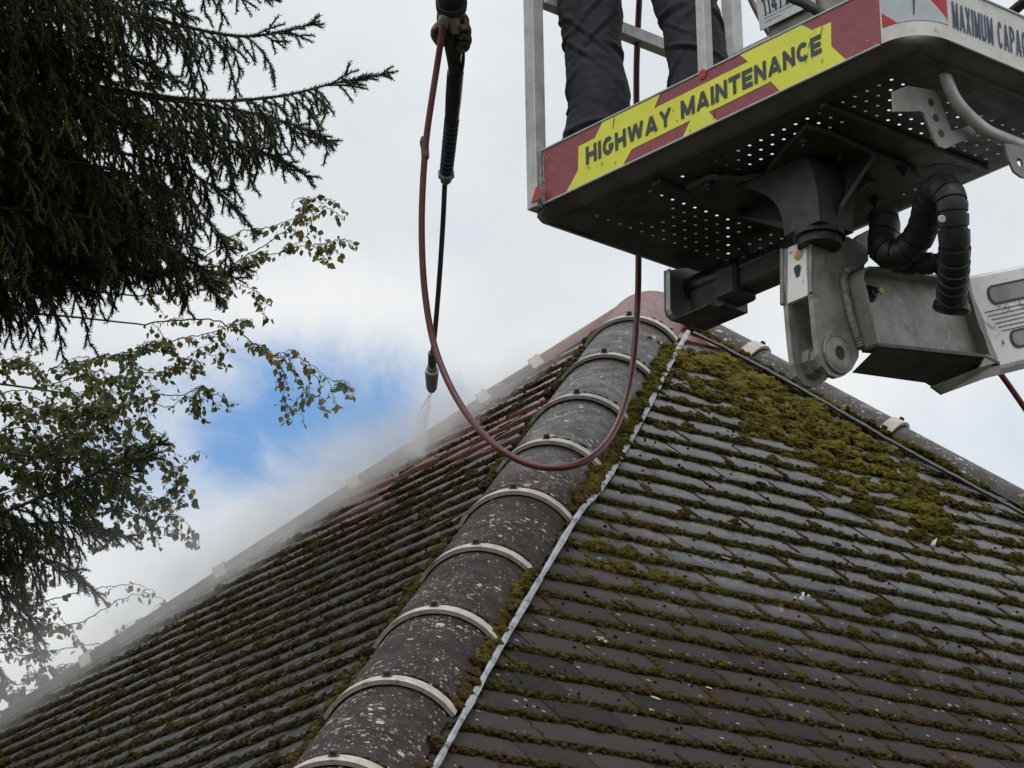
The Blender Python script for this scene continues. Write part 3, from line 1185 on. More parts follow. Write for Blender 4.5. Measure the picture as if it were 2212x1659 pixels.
for i in range(ns_):
    for j in range(nt_):
        s0, t0 = in_s0 + i * HSs, in_t0 + j * HSt
        o = len(fv)
        cor = [(s0, t0), (s0 + HSs, t0), (s0 + HSs, t0 + HSt), (s0, t0 + HSt)]
        # trim at the rounded corners
        if not is_hole(i, j):
            fv += [BP(s, t, -0.0405) for s, t in cor]
            ff.append([o, o + 3, o + 2, o + 1])
            continue
        cx_, cy_ = s0 + HSs / 2, t0 + HSt / 2
        sq = [(s0, t0), (cx_, t0), (s0 + HSs, t0), (s0 + HSs, cy_), (s0 + HSs, t0 + HSt), (cx_, t0 + HSt), (s0, t0 + HSt), (s0, cy_)]
        fv += [BP(s, t, -0.0405) for s, t in sq]
        rh = 0.0042
        fv += [BP(cx_ + rh * math.cos(math.radians(-135 + 45 * k)), cy_ + rh * math.sin(math.radians(-135 + 45 * k)), -0.0405) for k in range(8)]
        for k in range(8):
            k2 = (k + 1) % 8
            ff.append([o + k, o + 8 + k, o + 8 + k2, o + k2])
mesh_np("floor_sheet", fv, ff, M["pan"], basket)
scf = MB()
scf.prism([hit(*q, BP(0, 0, -0.0412), BZ) for q in ((1990, 362), (2022, 354), (2055, 356), (2078, 362), (2096, 369), (2075, 376), (2050, 377), (2040, 384), (2025, 386), (2018, 377), (2000, 376))], -BZ * 0.0004)
M["scuffpaint"] = worn("pale_scuffed_paint", (0.16, 0.155, 0.15), (0.08, 0.075, 0.07), 0.7, 0, 60)
# stiffening beads under the sheet
bd = MB()
bd.bar(BP(0.36, 0.05, -0.046), BP(0.36, BW - 0.05, -0.046), 0.03, 0.012, BZ)
bd.bar(BP(0.90, 0.05, -0.046), BP(0.90, BW - 0.05, -0.046), 0.018, 0.010, BZ)
bd.build("floor_rib", M["pan"], basket)
scf.build("scuff", M["scuffpaint"], basket)


def toe(name, pts, mt, h0=0.0, h1=BH, th=0.004):
    """upright sheet following plan points"""
    b = MB()
    n = len(pts)
    T = [unit(V(pts[min(i + 1, n - 1)][0] - pts[max(i - 1, 0)][0], pts[min(i + 1, n - 1)][1] - pts[max(i - 1, 0)][1], 0)) for i in range(n)]
    vs, fs = [], []
    for (s, t), d in zip(pts, T):
        ns2, nt2 = -d[1] * th, d[0] * th      # inwards for a counter-clockwise outline
        vs += [BP(s, t, h0), BP(s, t, h1), BP(s + ns2, t + nt2, h1), BP(s + ns2, t + nt2, h0)]
    for i in range(n - 1):
        for k in range(4):
            k2 = (k + 1) % 4
            fs.append([i * 4 + k, i * 4 + k2, (i + 1) * 4 + k2, (i + 1) * 4 + k])
    fs += [[0, 1, 2, 3][::-1], [(n - 1) * 4 + k for k in range(4)]]
    b.add(vs, [f[::-1] for f in fs])
    return auto_smooth(b.build(name, mt, basket), 30)


front = toe("toe_board", [(0.012, 0.0), (BL - RR - 0.01, 0.0)], M["palepanel"])
corner_pts = [(BL - RR - 0.0098, 0.0)] + rrect(RL, RR, 0.0, 10)[:11] + [(BL, RR + 0.004)]
cornerb = toe("corner_board", corner_pts, M["palepanel"])
sideb = toe("toe_board", [(BL, RR + 0.0045), (BL, BW - 0.03)], M["palepanel"])
rearb = toe("toe_board", [(BL - 0.02, BW), (0.02, BW)], M["alu"])
leftb = toe("toe_board", [(0.0, BW - 0.02), (0.0, 0.02)], M["alu_dull"])
# thin bright lips along the top and bottom of the front and side boards
for par, p, q, nrm in ((front, (0.012, 0.0), (BL - RR - 0.01, 0.0), -BB), (sideb, (BL, RR + 0.006), (BL, BW - 0.03), BA)):
    lb = MB()
    for h in (BH + 0.0025, -0.0012):
        lb.bar(BP(p[0], p[1], h) + nrm * 0.0005, BP(q[0], q[1], h) + nrm * 0.0005, 0.007, 0.005, BZ, 0, 0.0012)
    lb.build("lip", M["alu"], par)


def on_front(px, py):
    s, t, h = bst(hit(px, py, BC, BB))
    return s, h


def c5(x, y):
    return ((2000 + x / 1.8436) * 0.54861, y / 1.8436 * 0.54861)


def c6(x, y):
    return ((3000 + x / 2.0736) * 0.54861, y / 2.0736 * 0.54861)


def c7(x, y):
    return ((2500 + x / 1.4439) * 0.54861, (700 + y / 1.4439) * 0.54861)


def c4(x, y):
    return ((2600 + x / 2.37) * 0.54861, (900 + y / 2.37) * 0.54861)


def c3e(x, y):
    return ((3200 + x / 2.37) * 0.54861, (600 + y / 2.37) * 0.54861)


def cS(x, y):
    return ((2600 + x / 2.4578) * 0.54861, y / 2.4578 * 0.54861)


def clampf(p, lo=0.0015, hi=BH - 0.0015):
    s, h = p
    return s, min(max(h, lo), hi)


# livery sheets on the front board
mb_l = MB()
s_a = on_front(*c5(266, 1300))[0]
s_b = BL - RR - 0.006
mb_l.prism([BP(s_a, -0.0006, 0.0012), BP(s_b, -0.0006, 0.0012), BP(s_b, -0.0006, BH - 0.0012), BP(s_a, -0.0006, BH - 0.0012)], -BB * 0.0008)
mb_l.build("red_livery", M["maroon"], front)
yl = [c5(430, 1395), c5(515, 1235), c5(518, 1065), c5(635, 1005), c5(690, 905), c5(1110, 690), c5(1065, 790), c5(1750, 450), c5(1690, 395), c6(330, 185),
      c6(415, 248), c6(570, 183), c6(572, 380), c6(690, 480), c6(150, 735), c6(80, 668), c5(1465, 815), c5(1520, 868), c5(1275, 990), c5(1330, 875),
      c5(905, 1085), c5(840, 1200)]
top_i, bot_i = {4, 5, 8, 9}, {0, 13, 14, 17, 18, 21}
yp = []
for i, q in enumerate(yl):
    s, h = on_front(*q)
    h = BH - 0.0014 if i in top_i else (0.0014 if i in bot_i else min(max(h, 0.004), BH - 0.004))
    yp.append(BP(s, -0.0016, h))
mb_l = MB()
mb_l.prism(yp, -BB * 0.0008)
mb_l.build("yellow_livery", M["yellow"], front)


def arc_pts(cx, cy, rx, ry, a0, a1, n=14):
    return [(cx + rx * math.cos(math.radians(a0 + (a1 - a0) * k / n)), cy + ry * math.sin(math.radians(a0 + (a1 - a0) * k / n))) for k in range(n + 1)]


def glyph(ch, w, t):
    """letter in a box w wide and 1 high, as strokes t thick: (polyline, thickness)"""
    h = t / 2
    L, R, B, T = h, w - h, h, 1 - h
    r = w / 2 - h
    if ch == "H":
        return w, [[(L, 0), (L, 1)], [(R, 0), (R, 1)], [(L + h, .5), (R - h, .5)]]
    if ch == "I":
        return t, [[(h, 0), (h, 1)]]
    if ch == "G":
        return w, [arc_pts(w / 2, .5, r, .5 - h, 48, 352, 22) + [(R, .46)], [(w * .55, .44), (w - 0.001, .44)]]
    if ch == "C":
        return w, [arc_pts(w / 2, .5, r, .5 - h, 42, 318, 22)]
    if ch == "W":
        W = w * 1.45
        return W, [[(h, 1), (W * .27, h * .9)], [(W * .27, h * .9), (W / 2, 1 - h * .3)], [(W / 2, 1 - h * .3), (W * .73, h * .9)], [(W * .73, h * .9), (W - h, 1)]]
    if ch == "M":
        W = w * 1.22
        return W, [[(h, 0), (h, 1)], [(W - h, 0), (W - h, 1)], [(h, 1 - h * .6), (W / 2, h)], [(W / 2, h), (W - h, 1 - h * .6)]]
    if ch == "N":
        return w, [[(L, 0), (L, 1)], [(R, 0), (R, 1)], [(L, 1 - h * .7), (R, h * .7)]]
    if ch == "A":
        W = w * 1.12
        return W, [[(h * .9, 0), (W / 2, 1 - h * .4)], [(W / 2, 1 - h * .4), (W - h * .9, 0)], [(W * .27, .27), (W * .73, .27)]]
    if ch == "Y":
        W = w * 1.1
        return W, [[(h, 1), (W / 2, .44)], [(W - h, 1), (W / 2, .44)], [(W / 2, 0), (W / 2, .5)]]
    if ch == "T":
        return w, [[(0, T), (w, T)], [(w / 2, 0), (w / 2, T - h)]]
    if ch == "E":
        W = w * .9
        return W, [[(L, 0), (L, 1)], [(L + h, T), (W, T)], [(L + h, .5), (W * .94, .5)], [(L + h, B), (W, B)]]
    if ch == "X":
        return w, [[(h, 0), (w - h, 1)], [(h, 1), (w - h, 0)]]
    if ch == "U":
        return w, [[(L, 1)] + arc_pts(w / 2, r + h, r, r, 180, 360, 12) + [(R, 1)]]
    if ch == "P":
        return w, [[(L, 0), (L, 1)], [(L + h, T), (w - h - .22, T)] + arc_pts(w - h - .22, .70, .22, .30 - h, 90, -90, 10) + [(L + h, .40 + h)]]
    if ch == "1":
        return w * .62, [[(w * .42, 0), (w * .42, 1)], [(0.02, .74), (w * .42, .94)]]
    if ch == "4":
        return w, [[(w * .7, 0), (w * .7, 1)], [(h * .6, .28), (w, .28)], [(h * .6, .28), (w * .7, .96)]]
    if ch == "7":
        return w, [[(0, T), (w, T)], [(w - h, T - h), (w * .32, 0)]]
    if ch == "3":
        return w, [arc_pts(w / 2, .74, r, .26 - h, 150, -80, 12), arc_pts(w / 2, .27, r, .27 - h, 85, -150, 12)]
    return w * .55, []


def text_pts(txt, t=0.2, w=0.62, gap=0.12):
    V2, F2, x = [], [], 0.0
    lift = 0
    for ch in txt:
        gw, strokes = glyph(ch, w, t)
        for k, pl in enumerate(strokes):
            P = np.array(pl, float) + V(x, 0)
            T = np.gradient(P, axis=0)
            T /= np.linalg.norm(T, axis=1)[:, None]
            Nn = np.stack([-T[:, 1], T[:, 0]], 1) * t / 2
            o = len(V2)
            for p, n_ in zip(P, Nn):
                V2.append((*np.array([p[0] - n_[0], min(max(p[1] - n_[1], 0), 1)]), 0.00012 * k))
                V2.append((*np.array([p[0] + n_[0], min(max(p[1] + n_[1], 0), 1)]), 0.00012 * k))
            for i in range(len(P) - 1):
                F2.append([o + 2 * i, o + 2 * i + 2, o + 2 * i + 3, o + 2 * i + 1])
        x += gw + gap
    return np.array(V2), F2


def lettering(name, txt, mt, parent, o, ux, uy, nrm, bold=(0.2, 0.62, 0.12)):
    """text stretched so that its box fills origin o, width vector ux, height vector uy; every word is a mesh of its own"""
    v, f = text_pts(txt, *bold)
    lo, hi = v.min(0), v.max(0)
    cuts = []
    words_ = txt.split(" ")
    for k in range(1, len(words_)):
        head = text_pts(" ".join(words_[:k]), *bold)[0]
        cuts.append(head[:, 0].max() + 0.15)
    q = (v[:, :2] - lo[:2]) / (hi[:2] - lo[:2])
    P = np.asarray(o) + q[:, :1] * np.asarray(ux) + q[:, 1:2] * np.asarray(uy) + np.asarray(nrm) * (0.0006 + v[:, 2:3])
    f0 = f[0]
    fl = np.dot(np.cross(P[f0[1]] - P[f0[0]], P[f0[2]] - P[f0[0]]), nrm) < 0
    for k in range(len(words_)):
        mine = [g_ for g_ in f if sum(v[g_[0], 0] > c_ for c_ in cuts) == k]
        ids = sorted({i for g_ in mine for i in g_})
        at_ = {i: n_ for n_, i in enumerate(ids)}
        mesh_np(name, P[ids], [[at_[i] for i in (g_[::-1] if fl else g_)] for g_ in mine], mt, parent)


s0, h0 = on_front(*c5(575, 1195))
s1, _h = on_front(*c6(497, 420))
_, ht = on_front(*c5(578, 1075))
h0 = 0.0455
ht = 0.0455 + 0.0460
lettering("lettering", "HIGHWAY MAINTENANCE", M["ink"], front, BP(s0, -0.0032, h0), BA * (s1 - s0), BZ * (ht - h0), -BB, (0.245, 0.90, 0.13))

# streaks, nicks and chips on the lettered board
for pts in ([c5(770, 935), c5(780, 850)], [c5(1505, 760), c5(1518, 705)], [c5(1500, 875), c5(1512, 800)], [c6(505, 215), c6(490, 280)], [c6(385, 400), c6(400, 345)], [c6(365, 520), c6(385, 430)],
            [c5(595, 1230), c5(592, 1208)], [c5(690, 1205), c5(692, 1180)], [c5(788, 1190), c5(790, 1175)], [c5(1330, 965), c5(1332, 940)], [c6(495, 520), c6(508, 480)], [c5(1210, 812), c5(1208, 795)], [c5(1235, 888), c5(1233, 870)]):
    (sA, hA_), (sB, hB_) = on_front(*pts[0]), on_front(*pts[1])
    hA_, hB_ = [min(max(q, 0.003), BH - 0.003) for q in (hA_, hB_)]
    w_ = 0.0011
    sk = MB()
    sk.prism([BP(sA - w_ * .5, -0.0042, hA_), BP(sA + w_ * .5, -0.0042, hA_), BP((sA + sB) / 2 + w_, -0.0042, (hA_ + hB_) / 2), BP(sB + w_ * .6, -0.0042, hB_), BP(sB - w_ * .6, -0.0042, hB_), BP((sA + sB) / 2 - w_, -0.0042, (hA_ + hB_) / 2)], -BB * 0.0003)
    sk.build("scratch", M["black"], front)
rgc = np.random.default_rng(12)
M["chip"], _, _ = mat("old_yellow_paint", (0.48, 0.47, 0.20), 0.6)
for k in range(12):
    sC = rgc.choice([s_a + abs(rgc.normal(0, 0.006)), s_b - abs(rgc.normal(0, 0.05))])
    hC = rgc.uniform(0.004, BH - 0.004) if sC < 0.2 else (abs(rgc.normal(0, 0.012)) + 0.003)
    hC = min(hC, BH - 0.006)
    r_ = rgc.uniform(0.0008, 0.0032)
    ch_ = MB()
    ch_.prism([BP(sC + r_ * math.cos(a) * rgc.uniform(.5, 1.3), -0.0021, hC + r_ * math.sin(a) * rgc.uniform(.4, 1)) for a in np.linspace(0, 2 * math.pi, 7, endpoint=False)], -BB * 0.0003)
    ch_.build("paint_chip", M["chip"], front)

# hatched corner
hm = MB()
nA, nH = 60, 40
arcp = rrect(RL, RR, -0.0010, nA)[:nA + 1]
gv, gf, gm_ = [], [], []
h_lo, h_hi = 0.036, BH - 0.001
for s, t in arcp:
    for j in range(nH + 1):
        gv.append(BP(s, t, h_lo + (h_hi - h_lo) * j / nH))
for i in range(nA):
    for j in range(nH):
        x = (i + 0.5) / nA * RR * math.pi / 2
        y = (j + 0.5) / nH * (h_hi - h_lo)
        k = ((x / (RR * math.pi / 2) + 0.9 * (y + h_lo) / BH - 0.48) / 1.62) % 1.0
        gf.append([i * (nH + 1) + j, (i + 1) * (nH + 1) + j, (i + 1) * (nH + 1) + j + 1, i * (nH + 1) + j + 1])
        gm_.append(1 if k < 0.5 else 0)
mesh_np("hatching", gv, gf, [M["hred"], M["hgrey"]], cornerb, False, gm_)
# scrape on the corner
ms = MB()
ms.prism([BP(*arcp[28], 0.05) + (BA - BB) * 0.001, BP(*arcp[29], 0.05) + (BA - BB) * 0.001, BP(*arcp[31], 0.12) + (BA - BB) * 0.001, BP(*arcp[29], 0.12) + (BA - BB) * 0.001], (BA - BB) * 0.0006)
ms.build("scrape", M["black"], cornerb)


def on_side(px, py):
    s, t, h = bst(hit(px, py, BP(BL, 0, 0), BA))
    return t, h


t0_, hA = on_side(*c6(1560, 245))
t1_, hB = on_side(*c6(2120, 470))
word = t1_ - t0_
v_, f_ = text_pts("MAXIMUM CAPA", 0.13, 0.40, 0.10)
w1 = v_[:, 0].max() - v_[:, 0].min()
v_, f_ = text_pts("MAXIMUM CAPACITY", 0.13, 0.40, 0.10)
w2 = v_[:, 0].max() - v_[:, 0].min()
lettering("lettering", "MAXIMUM CAPACITY", M["navy"], sideb, BP(BL + 0.0012, t0_, 0.034), BB * (word * w2 / w1), BZ * 0.066, BA, (0.13, 0.40, 0.10))
# red flash at the left end of the front
mr = MB()
mr.prism([hit(*c5(170, 1475), BC - BB * 0.02, BB), hit(*c5(235, 1440), BC - BB * 0.02, BB), hit(*c5(235, 1350), BC - BB * 0.02, BB), hit(*c5(205, 1360), BC - BB * 0.02, BB)], -BB * 0.001)

# posts and rails
PW = 0.035
RH = 1.10


def post(s, t, w, h0=-0.02, h1=RH, mt=None, name="post"):
    b = MB()
    b.box((BP(s, t, h0) + BP(s, t, h1)) / 2, BA * w / 2, BB * w / 2, BZ * (h1 - h0) / 2, 0, 0.0016)
    o = b.build(name, mt or M["alu"], basket)
    return o


def rail(p, q, w=0.032, name="rail"):
    b = MB()
    b.bar(p, q, w, w, BZ, 0, 0.002)
    return b.build(name, M["alu"], basket)


lp = post(0.004, 0.0, PW, -0.008)
wl = MB()
wp = [BP(0.0245 + 0.001 * math.sin(k * 2.1), -0.005, 0.0 + 0.137 * k / 16) for k in range(17)]
wl.tube(wp, [0.0045 + 0.0012 * (k % 2) for k in range(17)], 8)
auto_smooth(wl.build("weld", M["weld"], lp), 60)
mr.build("red_flash", M["hred"], lp)
sm = bst(hit(1524, 140, BC + BB * 0.012, BB))[0]
mp_ = post(sm, 0.012, 0.0265, BH - 0.03)
mk = MB()
mk.lathe(BP(sm + 0.004, -0.001, BH - 0.004), -BB, [(0, 0.014), (0.003, 0.013), (0.004, 0.008)], 12)
mk.build("paint_mark", M["hred"], mp_)
post(BL - 0.055, 0.055, PW, 0.0)
post(BL - 0.03, BW - 0.03, PW, 0.0)
s_rl = bst(hit(1586, 100, BP(0, BW - 0.02, 0), BB))[0]
post(s_rl - 0.004, BW - 0.02, 0.038, 0.0)
post(BL * 0.62, BW - 0.015, 0.028, 0.0)
# top rail and middle rails
zt = RH
pts_t = [(0.004, 0.0), (BL - 0.055, 0.055), (BL - 0.03, BW - 0.03), (s_rl, BW - 0.02), (0.004, 0.02)]
for i in range(4):
    rail(BP(*pts_t[i], zt + 0.016), BP(*pts_t[i + 1], zt + 0.016))
hmL = bst(hit(1391, 79, BP(0.02, 0, 0), BA))[2]
rail(BP(0.008, 0.02, hmL), BP(0.008, BW - 0.04, hmL), 0.034)
rail(BP(sm, 0.014, 0.56), BP(BL - 0.05, 0.014, 0.56), 0.028)
rail(BP(0.05, BW - 0.02, 0.56), BP(BL - 0.05, BW - 0.02, 0.56), 0.028)
rail(BP(BL - 0.03, 0.05, 0.56), BP(BL - 0.03, BW - 0.05, 0.56), 0.028)

# control box with the numbered sign
TS = 0.30
PS = BP(0, TS, 0)
q0, q1 = hit(*cS(975, 300), PS, BB), hit(*cS(1410, 83), PS, BB)
su = unit(q1 - q0)
sup = unit(hit(*cS(930, 0), PS, BB) - q0)
cbx = MB()
e0, e1 = bst(q0 - su * 0.0), bst(q1 + su * 0.10)
cbx.box(q0 + su * 0.20 + BZ * 0.12 + BB * 0.085, su * 0.19, BB * 0.075, BZ * 0.16, 0, 0.006)
ctrl = cbx.build("control_box", M["steel"], basket)
ped = MB()
ped.box(BP(e0[0] + 0.2, TS + 0.09, e0[2] * 0.5 - 0.03), BA * 0.06, BB * 0.05, BZ * (e0[2] * 0.5 + 0.0), 0, 0.004)
ped.build("pedestal", M["steel"], basket)
sg = MB()
Wsg = np.linalg.norm(q1 - q0) * 1.22
sg.prism([q0, q0 + su * Wsg, q0 + su * Wsg + sup * 0.13, q0 + sup * 0.13], -BB * 0.003)
sgn_ = sg.build("sign", M["signwhite"], ctrl)
nb = q0 - BB * 0.0034
d0 = hit(*cS(1010, 165), PS, BB)
d1 = hit(*cS(1200, 90), PS, BB)
wd = np.linalg.norm(d1 - d0)
lettering("sign_number", "11473", M["ink"], sgn_, nb + (d0 - q0), su * wd * 1.36, sup * 0.055, -BB, (0.15, 0.5, 0.12))
fp = MB()
for k, (a, b_) in enumerate(((0.10, 0.95), (0.10, 0.72), (0.10, 0.40))):
    y = 0.034 - k * 0.010
    fp.prism([nb + su * Wsg * a + sup * y, nb + su * Wsg * b_ + sup * y, nb + su * Wsg * b_ + sup * (y + 0.0035), nb + su * Wsg * a + sup * (y + 0.0035)], -BB * 0.0004)
fp.build("fine_print", M["hgrey"], sgn_)
cab = MB()
cab.tube(smooth_path([at(1650, -70, 8.1), at(1700, -12, 8.05), at(1740, 8, 8.02), at(1785, 40, 8.0), at(1800, 90, 8.0)], 6), 0.0125, 12)
cab.build("control_cable", M["black"], basket)
st_ = MB()
st_.tube(smooth_path([at(2150, 62, 8.25), at(2180, 32, 8.2), at(2225, -6, 8.15), at(2290, -60, 8.1)], 5), 0.0125, 12)
st_.build("rail_padding", M["black"], basket)

# mounting bell under the pan
HP = -0.048
PP = BP(0, 0, HP)
outer = [(1482, 398), (1532, 376), (1600, 380), (1650, 372), (1690, 318), (1742, 265), (1800, 283), (1880, 322), (1955, 352), (1985, 374), (1935, 418), (1880, 452), (1800, 470), (1715, 480), (1620, 470), (1540, 440)]
o3 = [hit(px, py, PP, BZ) for px, py in outer]
mbp = MB()
mbp.prism(o3, -BZ * 0.014)
plate = mbp.build("mount_plate", M["pan"], basket)
cen = sum(o3) / len(o3)
neck_px = [(1696, 505), (1756, 484), (1842, 505), (1782, 530)]
HN = bst(at(1760, 500, 8.02))[2]
n3 = [hit(px, py, at(1760, 500, 8.0), BZ) for px, py in neck_px]
ncen = sum(n3) / 4
hN = bst(ncen)[2]
bell = MB()
lv = []
for k in range(9):
    t = k / 8
    f = 1 - (1 - t) ** 2.4
    h = (HP - 0.014) + (hN - HP + 0.014) * t
    ring = []
    for i in range(24):
        a = 2 * math.pi * i / 24
        ca, sa = math.cos(a), math.sin(a)
        sqr = 1 / max(abs(ca), abs(sa)) ** (0.95)
        R = 0.118 * (1 - f) + 0.056 * f
        c_ = cen * (1 - f) + ncen * f
        sN, tN, _x = bst(c_)
        ring.append(BP(sN + R * sqr * ca, tN + R * sqr * sa, h))
    lv += ring
bell.add(lv, [[i * 24 + k, i * 24 + (k + 1) % 24, (i + 1) * 24 + (k + 1) % 24, (i + 1) * 24 + k] for i in range(8) for k in range(24)] + [[8 * 24 + k for k in range(24)]])
auto_smooth(bell.build("mount_bell", M["bell"], basket), 40)
for px, py in ((1735, 300), (1812, 330), (1868, 352), (1952, 362), (1530, 395), (1640, 395), (1600, 455), (1890, 430)):
    bt = MB()
    p = hit(px, py, BP(0, 0, HP - 0.014), BZ)
    bt.lathe(p, -BZ, [(0, 0.017), (0.003, 0.017), (0.0032, 0.011), (0.013, 0.011), (0.0132, 0.006), (0.022, 0.006)], 8)
    bt.build("bolt", M["black"], plate)
for dx in (0.19, -0.2):
    rb = MB()
    rb.prism([cen + BA * dx * 1.15 - BZ * 0.014, cen + BA * dx * 0.3 - BZ * 0.014, ncen + BA * dx * 0.28 + BZ * 0.02, ncen + BA * dx * 0.36 + BZ * 0.05], BB * 0.012)
    rb.build("gusset", M["pan"], plate)

# angle brackets and the bent guard tube under the right end
PG = BP(BL - 0.07, 0, 0)
br = MB()
pl = [c6(1075, 745), c6(1190, 700), c6(1395, 735), c6(1440, 775), c6(1545, 1062), c6(1575, 1070), c6(1695, 1025), c6(1760, 1095), c6(1500, 1213), c6(1445, 1195), c6(1420, 1160), c6(1325, 925), c6(1290, 905), c6(1080, 910)]
PB_ = BP(BL - 0.10, 0, 0)
br.prism([hit(*q, PB_, BA) for q in pl], -BA * 0.006)
bro = br.build("angle_bracket", M["alu_dull"], basket)
for q in ((1380, 835), (1420, 962), (1465, 1088)):
    hb = MB()
    hb.lathe(hit(*c6(*q), PB_ + BA * 0.0004, BA), BA, [(0, 0.0095), (0.0006, 0.0095)], 16)
    hb.build("bolt_hole", M["black"], bro)
br2 = MB()
PB2 = BP(BL - 0.06, 0, 0)
pl2 = [c6(1985, 1170), c6(2060, 1180), c6(2140, 1195), c6(2240, 1220), c6(2260, 1420), c6(2190, 1462), c6(2120, 1445), c6(2060, 1400), c6(2010, 1290)]
ring = [hit(*q, PB2, BA) for q in pl2]
hcen = hit(*c6(2105, 1325), PB2, BA)
inner = []
for p in ring:
    inner.append(hcen + unit(p - hcen) * 0.0105)
n_ = len(ring)
br2.add(ring + inner + [p - BA * 0.006 for p in ring] + [p - BA * 0.006 for p in inner],
        [[i, (i + 1) % n_, n_ + (i + 1) % n_, n_ + i] for i in range(n_)] + [[2 * n_ + i, 3 * n_ + i, 3 * n_ + (i + 1) % n_, 2 * n_ + (i + 1) % n_] for i in range(n_)]
        + [[i, 2 * n_ + i, 2 * n_ + (i + 1) % n_, (i + 1) % n_] for i in range(n_)] + [[n_ + i, n_ + (i + 1) % n_, 3 * n_ + (i + 1) % n_, 3 * n_ + i] for i in range(n_)])
br2.build("angle_bracket", M["alu_dull"], basket)
gt_ = MB()
gp = [c6(1440, 330), c6(1450, 410), c6(1487, 590), c6(1590, 830), c6(1790, 1035), c6(1960, 1125), c6(2140, 1195), c6(2330, 1265), c6(2500, 1320)]
gt_.tube(smooth_path([hit(*q, PG, BA) for q in gp], 8), 0.0150, 18)
auto_smooth(gt_.build("guard_tube", M["alu"], basket), 60)

# levelling motor in its open bracket under the left end
PE = BP(0.02, 0, 0)
ep = [hit(*c4(*q), PE, BA) for q in ((42, 392), (46, 760), (62, 815), (110, 858), (430, 950), (560, 905), (560, 560), (560, 330))]
lb_ = MB()
lb_.prism(ep, -BA * 0.004)
levb = lb_.build("motor_bracket", M["alu_dull"], basket)
bp_ = MB()
p1, p2 = hit(*c4(110, 858), PE, BA), hit(*c4(430, 950), PE, BA)
bp_.prism([p1, p2, p2 + BA * 0.125, p1 + BA * 0.125], BZ * 0.004)
p0 = hit(*c4(46, 700), PE, BA)
bp_.prism([hit(*c4(46, 400), PE, BA), hit(*c4(46, 760), PE, BA), hit(*c4(62, 815), PE, BA), p1, p1 + BA * 0.018, hit(*c4(62, 815), PE, BA) + BA * 0.018, hit(*c4(46, 760), PE, BA) + BA * 0.018, hit(*c4(46, 400), PE, BA) + BA * 0.018][0:8], BB * 0.004) if False else None
bp_.prism([p2 + BA * 0.035, p2 + BA * 0.145, p2 + BA * 0.145 + BZ * 0.10, p2 + BA * 0.035 + BZ * 0.10], -BB * 0.085)
bp_.build("bracket_base", M["pan"], levb)
ed = [hit(*c4(*q), PE, BA) for q in ((46, 395), (50, 760), (66, 812), (112, 852), (430, 944))]
lip_ = MB()
for i in range(len(ed) - 1):
    lip_.prism([ed[i], ed[i + 1], ed[i + 1] + BA * 0.016, ed[i] + BA * 0.016], BZ * 0.003 + BB * 0.003)
lip_.build("bracket_lip", M["alu"], levb)
mt1 = MB()
m0 = hit(*c4(300, 580), PE + BA * 0.012, BA)
mt1.lathe(m0, BA, [(0, 0.010), (0.0, 0.030), (0.004, 0.035), (0.12, 0.035), (0.125, 0.040), (0.17, 0.040), (0.172, 0.028), (0.32, 0.028)], 24)
auto_smooth(mt1.build("levelling_motor", M["blackgloss"], basket), 40)
act = MB()
a0 = m0 + BA * 0.13 - BZ * 0.022
act.box(a0 + BA * 0.16 + BB * 0.01, BA * 0.17, BB * 0.035, BZ * 0.036, 0, 0.006)
act.box(a0 + BA * 0.02 - BZ * 0.012, BA * 0.035, BB * 0.04, BZ * 0.042, 0, 0.008)
act.build("actuator_housing", M["pan"], basket)
hh_ = MB()
hh_.tube(smooth_path([m0 + BA * 0.20 + BZ * 0.03, m0 + BA * 0.20 + BZ * 0.06 - BB * 0.04, m0 + BA * 0.26 + BZ * 0.05 - BB * 0.05, m0 + BA * 0.36 + BZ * 0.06, m0 + BA * 0.42 + BZ * 0.05], 8), 0.007, 10)
hh_.build("motor_cable", M["black"], basket)

# ------------------------------------------------------------------ boom with its knuckle
NP0 = at(1790, 640, 7.98)                       # plane of the near lug
boom = empty("lift_boom", at(1790, 780, 8.05), "silver lift boom with knuckle joint and black wrapped cables holding up the basket", "lift boom")


def K(q, off=0.0):
    return hit(*c7(*q), NP0 + BA * off, BA)


lug = [(1003, 340), (1090, 322), (1215, 335), (1325, 400), (1327, 470), (1285, 520), (1225, 560), (1205, 640), (1220, 760), (1248, 880), (1275, 960), (1272, 1020), (1235, 1090), (1190, 1125), (1150, 1135), (1105, 1120), (1065, 1070), (1045, 1000), (1030, 880), (1010, 660), (1000, 500)]
lg = MB()
lug3 = [K(q) for q in lug]
lg.prism(lug3, -BA * 0.014)
lgo = lg.build("pivot_lug", M["steel"], boom)
lg2 = MB()
lg2.prism([p - BA * 0.078 for p in lug3], -BA * 0.014)
lg2.build("pivot_lug", M["steel"], boom)
wb_ = MB()
f0, f1 = K((1003, 338)), K((1004, 655))
wb_.prism([f0 - BA * 0.0145 + BB * 0.002, f1 - BA * 0.0145 + BB * 0.002, f1 - BA * 0.0775 + BB * 0.002, f0 - BA * 0.0775 + BB * 0.002], BB * 0.012)
webo = wb_.build("web_plate", M["whitealu"], boom)
pc_ = MB()
wc = f0 * 0.78 + f1 * 0.22 - BA * 0.042
pc_.lathe(wc + BB * 0.002, -BB, [(0, 0.013), (0.002, 0.012)], 16)
pc_.build("plug", M["brass"], webo)
pc_ = MB()
wc = f0 * 0.50 + f1 * 0.50 - BA * 0.044
pc_.prism([wc + BA * math.cos(a) * 0.009 * (1 + .3 * math.sin(3 * a)) + BZ * math.sin(a) * 0.019 * (1 + .25 * math.cos(2 * a)) for a in np.linspace(0, 2 * math.pi, 14, endpoint=False)], -BB * 0.0006)
pc_.build("rust_hole", M["black"], webo)
wd_ = MB()
